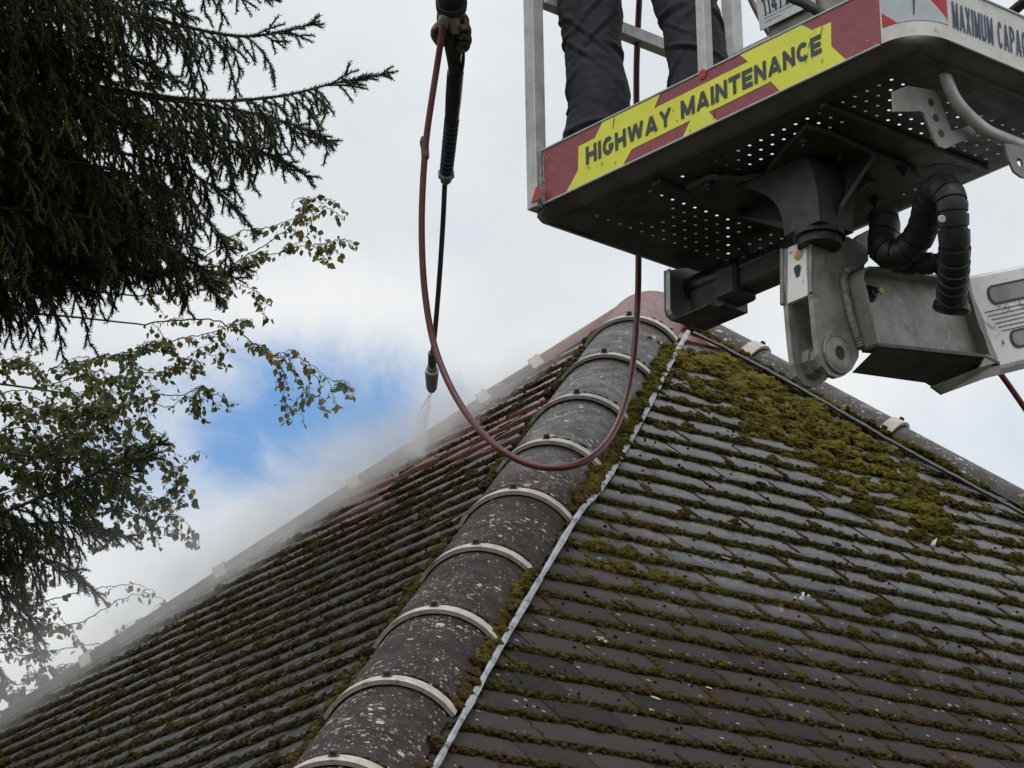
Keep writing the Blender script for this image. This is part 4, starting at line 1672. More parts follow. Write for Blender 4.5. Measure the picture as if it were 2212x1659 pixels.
for dx in (0.0015, 0.0905):
    wp = [f0 * (1 - k / 30) + f1 * (k / 30) - BA * dx - BB * 0.001 for k in range(31)]
    wd_.tube(wp, [0.005 + 0.0012 * (k % 2) for k in range(31)], 8)
auto_smooth(wd_.build("weld", M["weld"], webo), 60)
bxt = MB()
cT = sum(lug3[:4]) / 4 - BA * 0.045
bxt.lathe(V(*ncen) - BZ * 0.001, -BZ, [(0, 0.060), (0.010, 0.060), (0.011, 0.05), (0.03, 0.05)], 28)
bxt.build("neck_gap_fill", M["black"], boom)  # added black ring stands in for the dark gap below the neck
# pin
pin = MB()
pc = K((1148, 1005))
pin.lathe(pc, BA, [(0.0, 0.041), (0.006, 0.040), (0.010, 0.034), (0.011, 0.017), (0.006, 0.016)], 30)
pino = auto_smooth(pin.build("pivot_pin", M["steel"], boom), 35)
pb = MB()
pb.lathe(pc + BA * 0.0065, BA, [(0, 0.0145), (0.001, 0.0145)], 18)
pb.build("pin_hole", M["black"], pino)
ws = MB()
wr = [pc + BA * 0.003 + 0.043 * (math.cos(a) * BB + math.sin(a) * BZ) for a in np.linspace(0.9, 5.6, 60)]
ws.tube(wr, [0.0038 + 0.0011 * (k % 2) for k in range(60)], 8)
auto_smooth(ws.build("weld", M["weld"], pino), 60)
sp_ = MB()
sp_.lathe(pc - BA * 0.0145, -BA, [(0.0, 0.036), (0.016, 0.037), (0.018, 0.031), (0.040, 0.031), (0.041, 0.038), (0.062, 0.038)], 8)
sp_.build("spacer", M["steel"], boom)

# knuckle box: recessed panel with a rim standing towards the viewer
KO = 0.004
back = [K(q, KO) for q in ((1212, 540), (1262, 520), (1480, 545), (1700, 572), (1890, 600), (2000, 1030), (1275, 970))]
kb = MB()
kb.prism([K(q, KO) for q in ((1212, 540), (1262, 520), (1480, 545), (1700, 572), (1890, 600), (1990, 820), (2040, 1045), (1275, 970))], -BA * 0.012)
kbo = kb.build("knuckle_box", M["steel"], boom)
rimpx = [(1383, 938), (1290, 560), (1300, 525), (1330, 503), (1400, 505), (1560, 528), (1720, 552), (1880, 578)]
FO = 0.055
rim = MB()
R0 = [K(q, FO) for q in rimpx]
Rb = [p - BA * (FO - KO) for p in R0]
wall_t = 0.006
cenK = K((1650, 760), FO)
Ri = [p + unit((cenK - p) - BA * np.dot(cenK - p, BA)) * wall_t for p in R0]
Rib = [p - BA * (FO - KO) for p in Ri]
n = len(R0)
rim.add(R0 + Ri + Rb + Rib, [q for i in range(n - 1) for q in ([i, i + 1, n + i + 1, n + i], [2 * n + i, 2 * n + i + 1, i + 1, i], [n + i, n + i + 1, 3 * n + i + 1, 3 * n + i])])
rimo = auto_smooth(rim.build("box_rim", M["steel"], kbo), 45)
low = MB()
fA, fB, fC = K((1383, 938), FO), K((1975, 1000), FO), K((2072, 1045), FO)
low.prism([fA, fB, fC, fC - BZ * 0.008, fB - BZ * 0.008, fA - BZ * 0.008], -BA * (FO - KO))
bA, bB, bC = K((1232, 1108), -0.05), K((1650, 1166), -0.05), K((1752, 1230), -0.05)
low.add([fA - BZ * 0.0085, fC - BZ * 0.0085, K((2080, 1108), FO - 0.01), bC, bB, bA], [[0, 5, 4], [0, 4, 1], [1, 4, 3], [1, 3, 2]])
low.build("box_floor", M["pan"], kbo)
lowf = MB()
lowf.prism([K((2000, 1000), FO), K((2075, 1045), FO), K((2080, 1108), FO), K((1752, 1230), FO - 0.07), K((1690, 1185), FO - 0.07), K((1960, 1078), FO)], -BA * 0.008)
lowf.build("box_skirt", M["steel"], kbo)
wdk = MB()
wpx = [(1192, 545), (1190, 600), (1205, 700), (1235, 820), (1262, 900), (1285, 965)]
wpk = smooth_path([K(q, 0.006) for q in wpx], 8)
wdk.tube(wpk, [0.010 + 0.0022 * (k % 2) for k in range(len(wpk))], 10)
wpk = smooth_path([K(q, 0.006) for q in ((1192, 545), (1215, 525), (1255, 515), (1290, 512))], 6)
wdk.tube(wpk, [0.009 + 0.002 * (k % 2) for k in range(len(wpk))], 10)
auto_smooth(wdk.build("weld", M["weld"], kbo), 60)
gl = MB()
gl.lathe(K((1335, 660), KO), BA, [(0, 0.021), (0.006, 0.019), (0.010, 0.013), (0.018, 0.012), (0.02, 0.006), (0.026, 0.005)], 14)
gl.build("cable_gland", M["blackgloss"], kbo)
pg = MB()
pg.lathe(K((1395, 640), KO), BA, [(0, 0.009), (0.004, 0.0085)], 14)
pg.build("plug", M["brass"], kbo)

# boom section
d0_, d1_ = K((1900, 555), KO), K((2212, 490), KO)
bdir = unit(d1_ - d0_)
bperp = unit(np.cross(BA, bdir))
if bperp[2] > 0:
    bperp = -bperp
hgt = abs(np.dot(K((2110, 1075), KO) - d0_, bperp))
bs = MB()
LB = 3.2
bs.box(d0_ + bdir * (LB / 2 - 0.03) + bperp * hgt / 2 - BA * 0.085, bdir * LB / 2, bperp * hgt / 2, BA * 0.079, 0, 0.008)
bso = bs.build("boom_section", M["whitealu"], boom)
ep_ = MB()
ep_.prism([K(q, FO - 0.02) for q in ((1880, 578), (1905, 570), (1915, 640), (1975, 845), (2010, 900), (2065, 1030), (2030, 1040), (1985, 900), (1960, 850))], -BA * 0.03)
ep_.build("end_plate", M["alu_dull"], kbo)
bface = d0_ - BA * 0.005
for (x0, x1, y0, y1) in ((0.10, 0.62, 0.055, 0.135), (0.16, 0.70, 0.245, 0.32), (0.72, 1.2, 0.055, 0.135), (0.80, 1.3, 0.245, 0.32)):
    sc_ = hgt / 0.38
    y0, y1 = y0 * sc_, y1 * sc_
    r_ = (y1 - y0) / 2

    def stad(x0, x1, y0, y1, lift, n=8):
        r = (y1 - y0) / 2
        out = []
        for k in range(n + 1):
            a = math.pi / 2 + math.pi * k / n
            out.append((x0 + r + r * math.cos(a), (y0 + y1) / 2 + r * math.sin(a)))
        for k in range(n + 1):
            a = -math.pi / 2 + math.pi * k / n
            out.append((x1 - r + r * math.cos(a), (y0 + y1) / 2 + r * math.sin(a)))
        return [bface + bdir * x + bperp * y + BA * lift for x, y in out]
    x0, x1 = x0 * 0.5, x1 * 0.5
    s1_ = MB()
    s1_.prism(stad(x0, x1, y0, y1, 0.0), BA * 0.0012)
    so1 = s1_.build("slot_dark_edge", M["black"], bso)  # dark recess of the slot, its shade put in as a black sheet
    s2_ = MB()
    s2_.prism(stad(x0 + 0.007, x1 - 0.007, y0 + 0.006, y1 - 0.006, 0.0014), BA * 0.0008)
    s2_.build("slot_inside", M["alu_dull"], so1)  # grey inside of the recess, laid over the black
gr_ = MB()
for k in range(6):
    y = hgt * (0.40 + 0.045 * k)
    gr_.prism([bface + bdir * (0.02 + 0.008 * k) + bperp * y, bface + bdir * (LB - 0.2) + bperp * y, bface + bdir * (LB - 0.2) + bperp * (y + 0.0022), bface + bdir * (0.02 + 0.008 * k) + bperp * (y + 0.0022)], BA * 0.0006)
gr_.build("groove", M["black"], bso)


def wrapped(name, pts, r, turns, seed, mt):
    """cable bundle wound with a flat spiral"""
    P = smooth_path(pts, 26)
    L = np.concatenate([[0], np.cumsum(np.linalg.norm(np.diff(P, axis=0), axis=1))])
    rng = np.random.default_rng(seed)
    R = []
    ph = rng.uniform(0, 6)
    for l in L:
        k = (l / 0.030 + 0.25 * math.sin(l * 37 + ph)) % 1.0
        edge = 1.0 if k < 0.80 else 0.90
        R.append(r * (edge - 0.05 * k))
    b = MB()
    b.tube(P, R, 22)
    return auto_smooth(b.build(name, mt, boom), 50)


zs = 8.0
s1p = [(655, 590, 8.12), (672, 690, 8.10), (660, 800, 8.08), (668, 905, 8.05), (760, 955, 8.03), (880, 905, 8.02), (985, 790, 8.0), (1050, 640, 7.97), (1085, 480, 7.93), (1150, 360, 7.88), (1225, 340, 7.83),
       (1290, 430, 7.80), (1305, 560, 7.79), (1318, 740, 7.79), (1325, 900, 7.80), (1318, 1090, 7.83), (1300, 1270, 7.88), (1302, 1400, 7.93)]
wrapped("cable_sleeve", [at(*c3e(x, y), z) for x, y, z in s1p], 0.0365, 20, 2, M["black"])
wrapped("cable_sleeve", [at(*c3e(x, y), z) for x, y, z in ((575, 880, 8.10), (700, 985, 8.09), (850, 1035, 8.08), (1000, 1040, 8.06), (1150, 1035, 8.05), (1250, 1060, 8.05))], 0.026, 12, 5, M["black"])
zz = MB()
zz.lathe(at(*c3e(1300, 1405), 7.93), -BA * 0.2 + V(0, 0, -1), [(0, 0.041), (0.016, 0.043), (0.02, 0.038)], 22)
zz.build("sleeve_clamp", M["blackgloss"], boom)
zz = MB()
zz.lathe(at(*c3e(1205, 622), 7.73), -FW, [(0, 0.009), (0.004, 0.007)], 10)
zz.build("cable_tie", M["palepanel"], boom)
hk = MB()
hk.prism([K(q, -0.02) for q in ((1225, 372), (1290, 318), (1360, 282), (1400, 290), (1420, 330), (1385, 380), (1330, 440))], -BA * 0.02)
hk.build("hose_guide", M["steel"], boom)

# ------------------------------------------------------------------ pressure lance and hose
GUN_Z, TIP_Z = 8.50, 9.40
lance = empty("pressure_lance", at(932, 848, TIP_Z), "black pressure washer lance with ribbed grip and grey nozzle spraying the far hip", "pressure washer lance")


def LZ(py):
    return GUN_Z + (TIP_Z - GUN_Z) * (py - 60) / (848 - 60)


def LP(px, py, dz=0.0):
    return at(px, py, LZ(py) + dz)


gb_ = MB()
gpts = [(966, 52), (971, 75), (976, 100), (981, 125), (985, 148), (985, 160)]
P_ = smooth_path([LP(*q) for q in gpts], 6)
gb_.tube(P_, np.interp(np.linspace(0, 1, len(P_)), [0, .2, .55, .8, .95, 1], [0.014, 0.018, 0.0185, 0.019, 0.015, 0.013]), 16)
auto_smooth(gb_.build("gun_body", M["blackgloss"], lance), 50)
tg = MB()
gd = [(992, 78), (999, 100), (1001, 125), (998, 150), (992, 157), (986, 146), (984, 122)]
tg.tube(smooth_path([LP(*q, -0.018) for q in gd], 6), 0.0042, 10)
auto_smooth(tg.build("trigger_guard", M["blackgloss"], lance), 60)
tr_ = MB()
tr_.tube(smooth_path([LP(989, 88, -0.012), LP(993, 108, -0.018), LP(991, 126, -0.014)], 5), 0.005, 8)
tr_.build("trigger", M["black"], lance)
sl_ = MB()
A0, A1 = LP(984, 155), LP(976, 258)
sl_.tube([A0, A0 * .5 + A1 * .5, A1], [0.0205, 0.020, 0.0175], 18)
auto_smooth(sl_.build("lance_sleeve", M["blackgloss"], lance), 60)
rg = MB()
A2 = LP(964, 372)
n = 96
Pg = [A1 * (1 - k / n) + A2 * (k / n) for k in range(n + 1)]
rg.tube(Pg, [0.0168 - 0.0018 * k / n + 0.0022 * (1 if (k % 8) < 5 else -0.3) for k in range(n + 1)], 18)
auto_smooth(rg.build("ribbed_grip", M["black"], lance), 50)
cl_ = MB()
A3 = LP(962.5, 400)
cl_.lathe(A2, A3 - A2, [(0, 0.017), (0.002, 0.0215), (0.012, 0.0215), (0.015, 0.017), (0.030, 0.014), (0.04, 0.007)], 8)
cl_.build("lock_nut", M["nozzle"], lance)
wn = MB()
A4 = LP(934, 770)
wn.tube(smooth_path([LP(961, 395), LP(957, 480), LP(950, 590), LP(942, 690), A4], 6), 0.0066, 12)
auto_smooth(wn.build("wand", M["wand"], lance), 60)
nz = MB()
A5 = LP(932, 848)
ax = unit(A5 - A4)
ln = np.linalg.norm(A5 - A4)
nz.lathe(A4 - ax * ln * 0.12, ax, [(0, 0.009), (0.002, 0.0115), (ln * 0.34, 0.0115), (ln * 0.36, 0.0085), (ln * 0.40, 0.0085)], 12)
nz.build("nozzle_stem", M["wand"], lance)
nz = MB()
nz.lathe(A4 + ax * ln * 0.27, ax, [(0, 0.009), (0.002, 0.0145), (ln * 0.10, 0.0155), (ln * 0.12, 0.018), (ln * 0.2, 0.0185), (ln * 0.60, 0.0145), (ln * 0.68, 0.010), (ln * 0.72, 0.004)], 9)
nzo = nz.build("spray_nozzle", M["nozzle"], lance)
nz = MB()
nz.lathe(A4 + ax * ln * 0.355, ax, [(0, 0.0155), (0.001, 0.0178), (ln * 0.05, 0.0184), (ln * 0.052, 0.0170)], 18)
nz.build("nozzle_collar", M["alu"], nzo)
sw = MB()
sw.tube(smooth_path([LP(984, 64, -0.005), LP(980, 46, -0.012), LP(972, 34, -0.016), LP(964, 33, -0.02), LP(958, 44, -0.022), LP(957, 55, -0.022)], 6), [0.0145] * 19 + [0.0135] * 12, 14)
auto_smooth(sw.build("hose_swivel", M["steel"], lance), 60)

hp = [(958, 46, 8.46), (952, 90, 8.46), (943, 150, 8.46), (932, 220, 8.45), (921, 300, 8.44), (914, 390, 8.42), (911, 480, 8.40), (913, 570, 8.38), (920, 650, 8.36), (934, 730, 8.33),
      (957, 800, 8.28), (990, 866, 8.22), (1030, 922, 8.15), (1080, 970, 8.08), (1140, 1002, 8.04), (1200, 1011, 8.02), (1255, 1000, 8.05), (1300, 968, 8.14), (1333, 918, 8.28), (1355, 850, 8.44),
      (1369, 770, 8.58), (1376, 680, 8.70), (1379, 600, 8.76), (1379, 450, 8.82), (1376, 300, 8.87), (1375, 150, 8.90), (1381, 0, 8.92), (1388, -120, 8.93)]
hpts = [at(*q) for q in hp]
top_h = BP(0.15, BW + 0.02, RH + 0.05)
hpts += [BP(-0.02, 0.36, 0.95), BP(0.0, 0.40, RH + 0.06), BP(0.10, 0.52, RH + 0.07), BP(0.20, BW + 0.03, RH + 0.06)]
P_t = BP(0, BW + 0.06, 0)
hpts += [hit(1560, -140, P_t, BB), hit(1600, -50, P_t, BB), hit(1640, 35, P_t, BB), hit(1710, 150, P_t, BB), hit(1800, 290, P_t, BB)]
hpts += [at(1868, 400, 9.15), at(1931, 492, 9.18), at(2010, 610, 9.2), at(2090, 720, 9.2), at(2160, 806, 9.2), at(2225, 898, 9.18), at(2330, 1050, 9.15), at(2450, 1300, 9.1)]
Ph = smooth_path(hpts, 10)
hm_ = MB()
hm_.tube(Ph, 0.0079, 14)
hose = auto_smooth(hm_.build("pressure_hose", M["hose"], None, False, at(1200, 1012, 8.02)), 70)
tag(hose, "long red rubber hose looping below the lance and up behind the basket", "hose")
kn = MB()
pk = at(919, 318, 8.44)
kn.lathe(pk - BZ * 0.03, BZ + V(-0.05, 0, 0), [(0, 0.0085), (0.006, 0.0098), (0.05, 0.0098), (0.056, 0.0085)], 12)
kn.prism([pk + RT * -0.006 + UP * 0.012, pk + RT * -0.014 + UP * 0.016, pk + RT * -0.013 + UP * 0.006, pk + RT * -0.006 - UP * 0.028], FW * 0.008)
kn.build("hose_repair", M["hose"], hose)

# ------------------------------------------------------------------ person in the basket
pl_ = BP(0, 0.125, 0)
pr_ = BP(0, 0.235, 0)
legL = [(1268, -60), (1273, 0), (1278, 60), (1283, 120), (1290, 180), (1295, 240), (1292, 301), (1292, 372)]
legR = [(1470, -40), (1478, 0), (1492, 45), (1502, 98), (1510, 150), (1513, 200), (1516, 270), (1518, 335)]
LL = [hit(px, py, pl_, BB) for px, py in legL]
LR_ = [hit(px, py, pr_, BB) for px, py in legR]


def h_of(P):
    return bst(P)[2]


footL, footR = LL[-1].copy(), LR_[-1].copy()
sL, tL, _ = bst(footL)
sR, tR, _ = bst(footR)
footL, footR = BP(sL, tL, 0.05), BP(sR, tR, 0.05)
kneeL, kneeR = LL[0] + BZ * 0.0, LR_[0]
skn = bst(kneeL)
pel = BP(0.17, 0.18, 0.90)
hipL_, hipR_ = pel + BA * -0.02 - BB * 0.085, pel + BA * 0.06 + BB * 0.07
chest = BP(-0.10, 0.16, 1.17)
neck = BP(-0.22, 0.15, 1.30)
head = BP(-0.33, 0.14, 1.38)
hand = LP(968, 40)
shL = BP(-0.16, 0.02, 1.22)
shR = BP(-0.13, 0.33, 1.24)
wrist = LP(974, 8, 0.012)
elb = (shL + wrist) / 2 + BA * 0.03 + BB * 0.05
person = empty("person", BP(0.2, 0.17, -0.03), "person in dark trousers and work gloves leaning out of the basket with the lance", "person")


def skin_mesh(name, nodes, edges, mt, parent, sub=2, root=0):
    """one continuous surface grown round a jointed skeleton; nodes: (point, radius)"""
    loc = origin_of(parent)
    me = bpy.data.meshes.new(name)
    me.from_pydata([tuple(np.asarray(p) - loc) for p, r in nodes], edges, [])
    o = bpy.data.objects.new(name, me)
    COL.objects.link(o)
    md = o.modifiers.new("s", "SKIN")
    md.use_smooth_shade = True
    sv = me.skin_vertices[0].data
    for i, (p, r) in enumerate(nodes):
        rr = (r, r) if np.isscalar(r) else r
        sv[i].radius = rr
        sv[i].use_root = (i == root)
    ss = o.modifiers.new("d", "SUBSURF")
    ss.levels = ss.render_levels = sub
    dg = bpy.context.evaluated_depsgraph_get()
    m2 = bpy.data.meshes.new_from_object(o.evaluated_get(dg))
    o.modifiers.clear()
    o.data = m2
    bpy.data.meshes.remove(me)
    m2.materials.clear()
    m2.materials.append(mt)
    m2.polygons.foreach_set("use_smooth", np.ones(len(m2.polygons), bool))
    o.parent = parent
    o.location = (0, 0, 0)
    return o


midL = (hipL_ + kneeL) / 2
bn = [(pel, 0.11), (pel * .5 + chest * .5, 0.115), (chest, 0.13), (neck, 0.055), (head, 0.085), (head + BA * -0.03 + BZ * 0.09, 0.08),
      (hipL_, 0.085), (kneeL, 0.055), (LL[4], 0.052), (footL, 0.038), (footL + BB * 0.12 - BZ * 0.02, 0.028),
      (hipR_, 0.085), (kneeR, 0.055), (LR_[4], 0.052), (footR, 0.038), (footR + BB * 0.12 - BZ * 0.02, 0.028),
      (shL, 0.062), (elb, 0.045), (wrist, 0.028), (shR, 0.062), (BP(-0.02, 0.42, 1.08), 0.045), (BP(0.02, 0.30, 1.125), 0.028)]
be = [(0, 1), (1, 2), (2, 3), (3, 4), (4, 5), (0, 6), (6, 7), (7, 8), (8, 9), (9, 10), (0, 11), (11, 12), (12, 13), (13, 14), (14, 15), (2, 16), (16, 17), (17, 18), (2, 19), (19, 20), (20, 21)]
skin_mesh("body", bn, be, M["skin"], person)
M["cloth"] = worn("dark_navy_cotton", (0.016, 0.017, 0.023), (0.026, 0.027, 0.034), 0.85, 0, 40, bmp=0.25, bscale=700, rvar=0.1)
M["jacket"] = worn("black_jacket", (0.014, 0.016, 0.02), (0.02, 0.022, 0.026), 0.8, 0, 40, bmp=0.2, bscale=300)
M["glove"] = worn("stained_work_glove", (0.045, 0.034, 0.016), (0.016, 0.015, 0.012), 0.7, 0, 42, lo=0.35, hi=0.6, dirt=(0.24, 0.16, 0.055), dscale=38, dlo=0.46, dhi=0.62, bmp=0.5, bscale=240)
M["boot"] = worn("black_boot", (0.02, 0.018, 0.016), (0.035, 0.03, 0.026), 0.55, 0, 30)


def trouser_leg(center, wid, seed, hip, name="trouser_leg"):
    """cloth tube round a leg, gathered in folds; center and wid run from the top of the picture down"""
    C = smooth_path([hip, hip * 0.5 + center[0] * 0.5 + BZ * 0.0] + list(center), 26)
    n = len(C)
    Wd = np.interp(np.linspace(0, 1, n), np.linspace(0, 1, len(wid)), wid)
    seg = 72
    rng = np.random.default_rng(seed)
    L = np.concatenate([[0], np.cumsum(np.linalg.norm(np.diff(C, axis=0), axis=1))])
    folds = []
    for k in range(26):
        l0 = rng.uniform(0.15, L[-1])
        folds.append((l0, rng.uniform(0, 2 * math.pi), rng.uniform(0.5, 1.25), rng.uniform(-0.10, 0.10), rng.uniform(0.005, 0.012), rng.uniform(0.0024, 0.0070)))
    T = np.gradient(C, axis=0)
    T /= np.linalg.norm(T, axis=1)[:, None]
    vs, fs = [], []
    for i in range(n):
        a = unit(BA - T[i] * np.dot(BA, T[i]))
        b = np.cross(T[i], a)
        for k in range(seg):
            th = 2 * math.pi * k / seg
            d = 0.0
            for l0, t0, tw, sl, w, amp in folds:
                dt = (th - t0 + math.pi) % (2 * math.pi) - math.pi
                if abs(dt) > tw * 1.8:
                    continue
                x = (L[i] - l0 - sl * dt) / w
                d += amp * math.exp(-(dt / tw) ** 2) * (math.exp(-x * x) - 0.6 * math.exp(-((x - 1.5) ** 2)))
            d += 0.0035 * mnoise.noise(Vector((math.cos(th) * 1.3 + seed, math.sin(th) * 1.3, L[i] * 14)))
            d += 0.0016 * mnoise.noise(Vector((math.cos(th) * 4 + seed, math.sin(th) * 4, L[i] * 60)))
            vs.append(C[i] + (Wd[i] + d) * (math.cos(th) * a + 1.08 * math.sin(th) * b))
    for i in range(n - 1):
        for k in range(seg):
            k2 = (k + 1) % seg
            fs.append([i * seg + k, i * seg + k2, (i + 1) * seg + k2, (i + 1) * seg + k])
    return vs, fs


tv, tf = trouser_leg(LL, [0.098, 0.086, 0.078, 0.076, 0.075, 0.0685, 0.068, 0.072, 0.074, 0.079, 0.078], 3, hipL_)
tv2, tf2 = trouser_leg(LR_, [0.098, 0.088, 0.080, 0.074, 0.073, 0.070, 0.070, 0.0705, 0.072, 0.075, 0.075], 8, hipR_)
o_ = len(tv)
tb_ = MB()
tb_.add(tv, [f[::-1] for f in tf])
tb_.add(tv2, [f[::-1] for f in tf2])
tb_.tube(smooth_path([pel - BZ * 0.11, pel - BZ * 0.03, pel + BZ * 0.05, pel * .6 + chest * .4], 5), [0.10, 0.12, 0.13, 0.14, 0.145, 0.15, 0.15, 0.15, 0.15, 0.15, 0.15, 0.15, 0.148, 0.146, 0.144, 0.14], 24)
tro = tb_.build("trousers", M["cloth"], person, True)
for f_ in (footL, footR):
    bt = MB()
    bd_ = unit(BB * 0.9 + BA * 0.35)
    tt2 = smooth_path([f_ + BZ * 0.10, f_ + BZ * 0.03, f_ - BZ * 0.0 + bd_ * 0.03, f_ - BZ * 0.02 + bd_ * 0.10, f_ - BZ * 0.03 + bd_ * 0.17], 5)
    bt.tube(tt2, np.interp(np.linspace(0, 1, len(tt2)), [0, .25, .5, .8, 1], [0.052, 0.054, 0.052, 0.045, 0.028]), 16)
    auto_smooth(bt.build("boot", M["boot"], person), 60)
jn = [(pel + BZ * 0.05, 0.15), (pel * .5 + chest * .5, 0.15), (chest, 0.16), (neck * .6 + chest * .4, 0.11), (neck, 0.075),
      (shL, 0.085), (elb, 0.062), (LP(975, -55, 0.012), 0.044), (LP(975, -18, 0.012), 0.038), (LP(975, 16, 0.012), 0.0345),
      (shR, 0.085), (BP(-0.02, 0.42, 1.08), 0.062), (BP(0.01, 0.33, 1.12), 0.045)]
skin_mesh("jacket", jn, [(0, 1), (1, 2), (2, 3), (3, 4), (2, 5), (5, 6), (6, 7), (7, 8), (8, 9), (2, 10), (10, 11), (11, 12)], M["jacket"], person)
cap_ = MB()
cap_.lathe(head + BZ * 0.03 - BA * 0.01, BZ - BA * 0.35, [(0.0, 0.103), (0.03, 0.104), (0.07, 0.088), (0.10, 0.05), (0.108, 0.01)], 20)
auto_smooth(cap_.build("hair", M["hair"], person), 60)
nz_ = MB()
nz_.tube([head - BA * 0.085 + BZ * 0.02, head - BA * 0.115 + BZ * 0.0, head - BA * 0.09 - BZ * 0.01], [0.008, 0.014, 0.01], 10)
for sgn in (-1, 1):
    nz_.lathe(head - BA * 0.079 + BB * 0.032 * sgn + BZ * 0.03, -BA, [(0, 0.012), (0.006, 0.009)], 10)
nz_.build("face", M["skin"], person)
# gloved left hand round the gun: palm behind it, four curled fingers on its right, thumb on its left
gn = []
ge = []


def H(px, py, dz):
    return LP(px, py, dz)


gn.append((H(973, 10, 0.010), 0.033))
gn.append((H(972, 34, 0.020), 0.036))
gn.append((H(972, 62, 0.024), 0.034))
gn.append((H(976, 88, 0.020), 0.026))
ge += [(0, 1), (1, 2), (2, 3)]
skin_nodes = list(gn)
glove = skin_mesh("glove", gn, ge, M["glove"], person, 2)
fing = [((996, 30), (1008, 44), (1004, 62), (990, 58)), ((1000, 48), (1013, 64), (1008, 82), (992, 76)), ((1001, 66), (1014, 84), (1008, 98), (991, 92)), ((998, 82), (1011, 98), (1003, 108), (987, 100))]
for k, (a, b, c, d) in enumerate(fing):
    z0 = 0.016
    nn = [(H(*a, z0), 0.0135), (H(*b, z0 - 0.016), 0.0125), (H(*c, -0.018), 0.0115), (H(*d, -0.026), 0.0095)]
    root = (H(980, 40 + 14 * k, 0.022), 0.014)
    skin_mesh("finger", [root] + nn, [(0, 1), (1, 2), (2, 3), (3, 4)], M["glove"], glove, 2)
nn = [(H(958, 50, 0.018), 0.016), (H(941, 64, 0.006), 0.0145), (H(939, 76, -0.004), 0.013), (H(951, 94, -0.014), 0.0115), (H(958, 102, -0.018), 0.0095)]
skin_mesh("thumb", nn, [(0, 1), (1, 2), (2, 3), (3, 4)], M["glove"], glove, 2)
cu_ = MB()
cu_.tube([LP(975, 4, 0.012), LP(975, 17, 0.012)], [0.038, 0.037], 20)
cu_.prism([LP(998, 30, 0.0), LP(1004, 24, 0.0), LP(1008, 20, 0.0), LP(1006, 26, 0.0)], FW * 0.01)
cu_.build("cuff", M["jacket"], glove)

# ------------------------------------------------------------------ spruce
SZ = 13.0
spruce = empty("spruce_tree", (at(-520, 0, SZ)[0], at(-520, 0, SZ)[1], 0), "dark green spruce with drooping needle branches rising on the far side of the garden", "tree")
tk = MB()
tb0 = at(-520, 900, SZ)
tbase = V(tb0[0], tb0[1], 0)
tk.tube([tbase, tbase + V(0.02, 0, 2.5), tbase + V(0.0, 0.03, 6), tbase + V(0.03, 0, 9.2)], [0.22, 0.19, 0.12, 0.02], 20)
M["bark"] = worn("spruce_bark", (0.075, 0.058, 0.042), (0.045, 0.035, 0.026), 0.9, 0, 30, bmp=0.8, bscale=50)
M["twig"] = worn("spruce_twig", (0.045, 0.036, 0.024), (0.03, 0.025, 0.017), 0.85, 0, 60)
auto_smooth(tk.build("trunk", M["bark"], spruce), 60)
nm, ntr, nb_ = mat("spruce_needle", (0.02, 0.035, 0.014), 0.55, 0, 0.3)
nv_ = ntr.nodes.new("ShaderNodeVertexColor")
nv_.layer_name = "tint"
ntr.links.new(nv_.outputs["Color"], nb_.inputs["Base Color"])

twigs, needles_v, needles_c = [], [], []
SR = np.random.default_rng(77)
NEEDLE_L, NEEDLE_W = 0.0165, 0.0034


def shoot(P, colr, thick=1.0, dens=1.0):
    """bottle-brush of needles round the points P"""
    P = np.asarray(P)
    L = np.linalg.norm(np.diff(P, axis=0), axis=1).sum()
    n = max(14, int(L / 0.00125 * dens))
    t = np.linspace(0, 1, n)
    cum = np.concatenate([[0], np.cumsum(np.linalg.norm(np.diff(P, axis=0), axis=1))])
    cum /= cum[-1]
    B = np.stack([np.interp(t, cum, P[:, k]) for k in range(3)], 1)
    T = np.gradient(B, axis=0)
    T /= np.linalg.norm(T, axis=1)[:, None] + 1e-9
    ref = np.where(np.abs(T[:, 2:3]) < 0.9, np.array([[0, 0, 1.0]]), np.array([[1.0, 0, 0]]))
    a = np.cross(T, ref)
    a /= np.linalg.norm(a, axis=1)[:, None]
    b = np.cross(T, a)
    ph = SR.uniform(0, 2 * math.pi, n)
    R = a * np.cos(ph)[:, None] + b * np.sin(ph)[:, None]
    lean = 0.70 + 0.35 * SR.random(n)
    D = R + T * lean[:, None]
    D[:, 2] += 0.10
    D /= np.linalg.norm(D, axis=1)[:, None]
    ln = NEEDLE_L * thick * (0.75 + 0.45 * SR.random(n))
    ln = ln * np.clip((1 - t) * 9 + 0.55, 0, 1)
    S = np.cross(D, R)
    S += SR.normal(0, 0.35, S.shape)
    S /= np.linalg.norm(S, axis=1)[:, None] + 1e-9
    tip = B + D * ln[:, None]
    mid = B + D * (ln * 0.5)[:, None]
    v = np.stack([B, mid + S * NEEDLE_W / 2, tip, mid - S * NEEDLE_W / 2], 1).reshape(-1, 3)
    needles_v.append(v)
    needles_c.append(np.repeat(np.asarray(colr)[None] * SR.uniform(0.7, 1.35, (n, 1)), 4, 0))
    cr_ = 0.0036 * np.clip((1 - t[::6]) * 6 + 0.35, 0, 1)[:, None]
    Bc, ac, bc = B[::6], a[::6], b[::6]
    m_ = len(Bc)
    if m_ > 1:
        rng4 = [Bc + ac * cr_, Bc + bc * cr_, Bc - ac * cr_, Bc - bc * cr_]
        for q in range(4):
            A_, B2 = rng4[q], rng4[(q + 1) % 4]
            needles_v.append(np.stack([A_[:-1], B2[:-1], B2[1:], A_[1:]], 1).reshape(-1, 3))
            needles_c.append(np.tile(np.asarray(colr) * 0.8, ((m_ - 1) * 4, 1)))



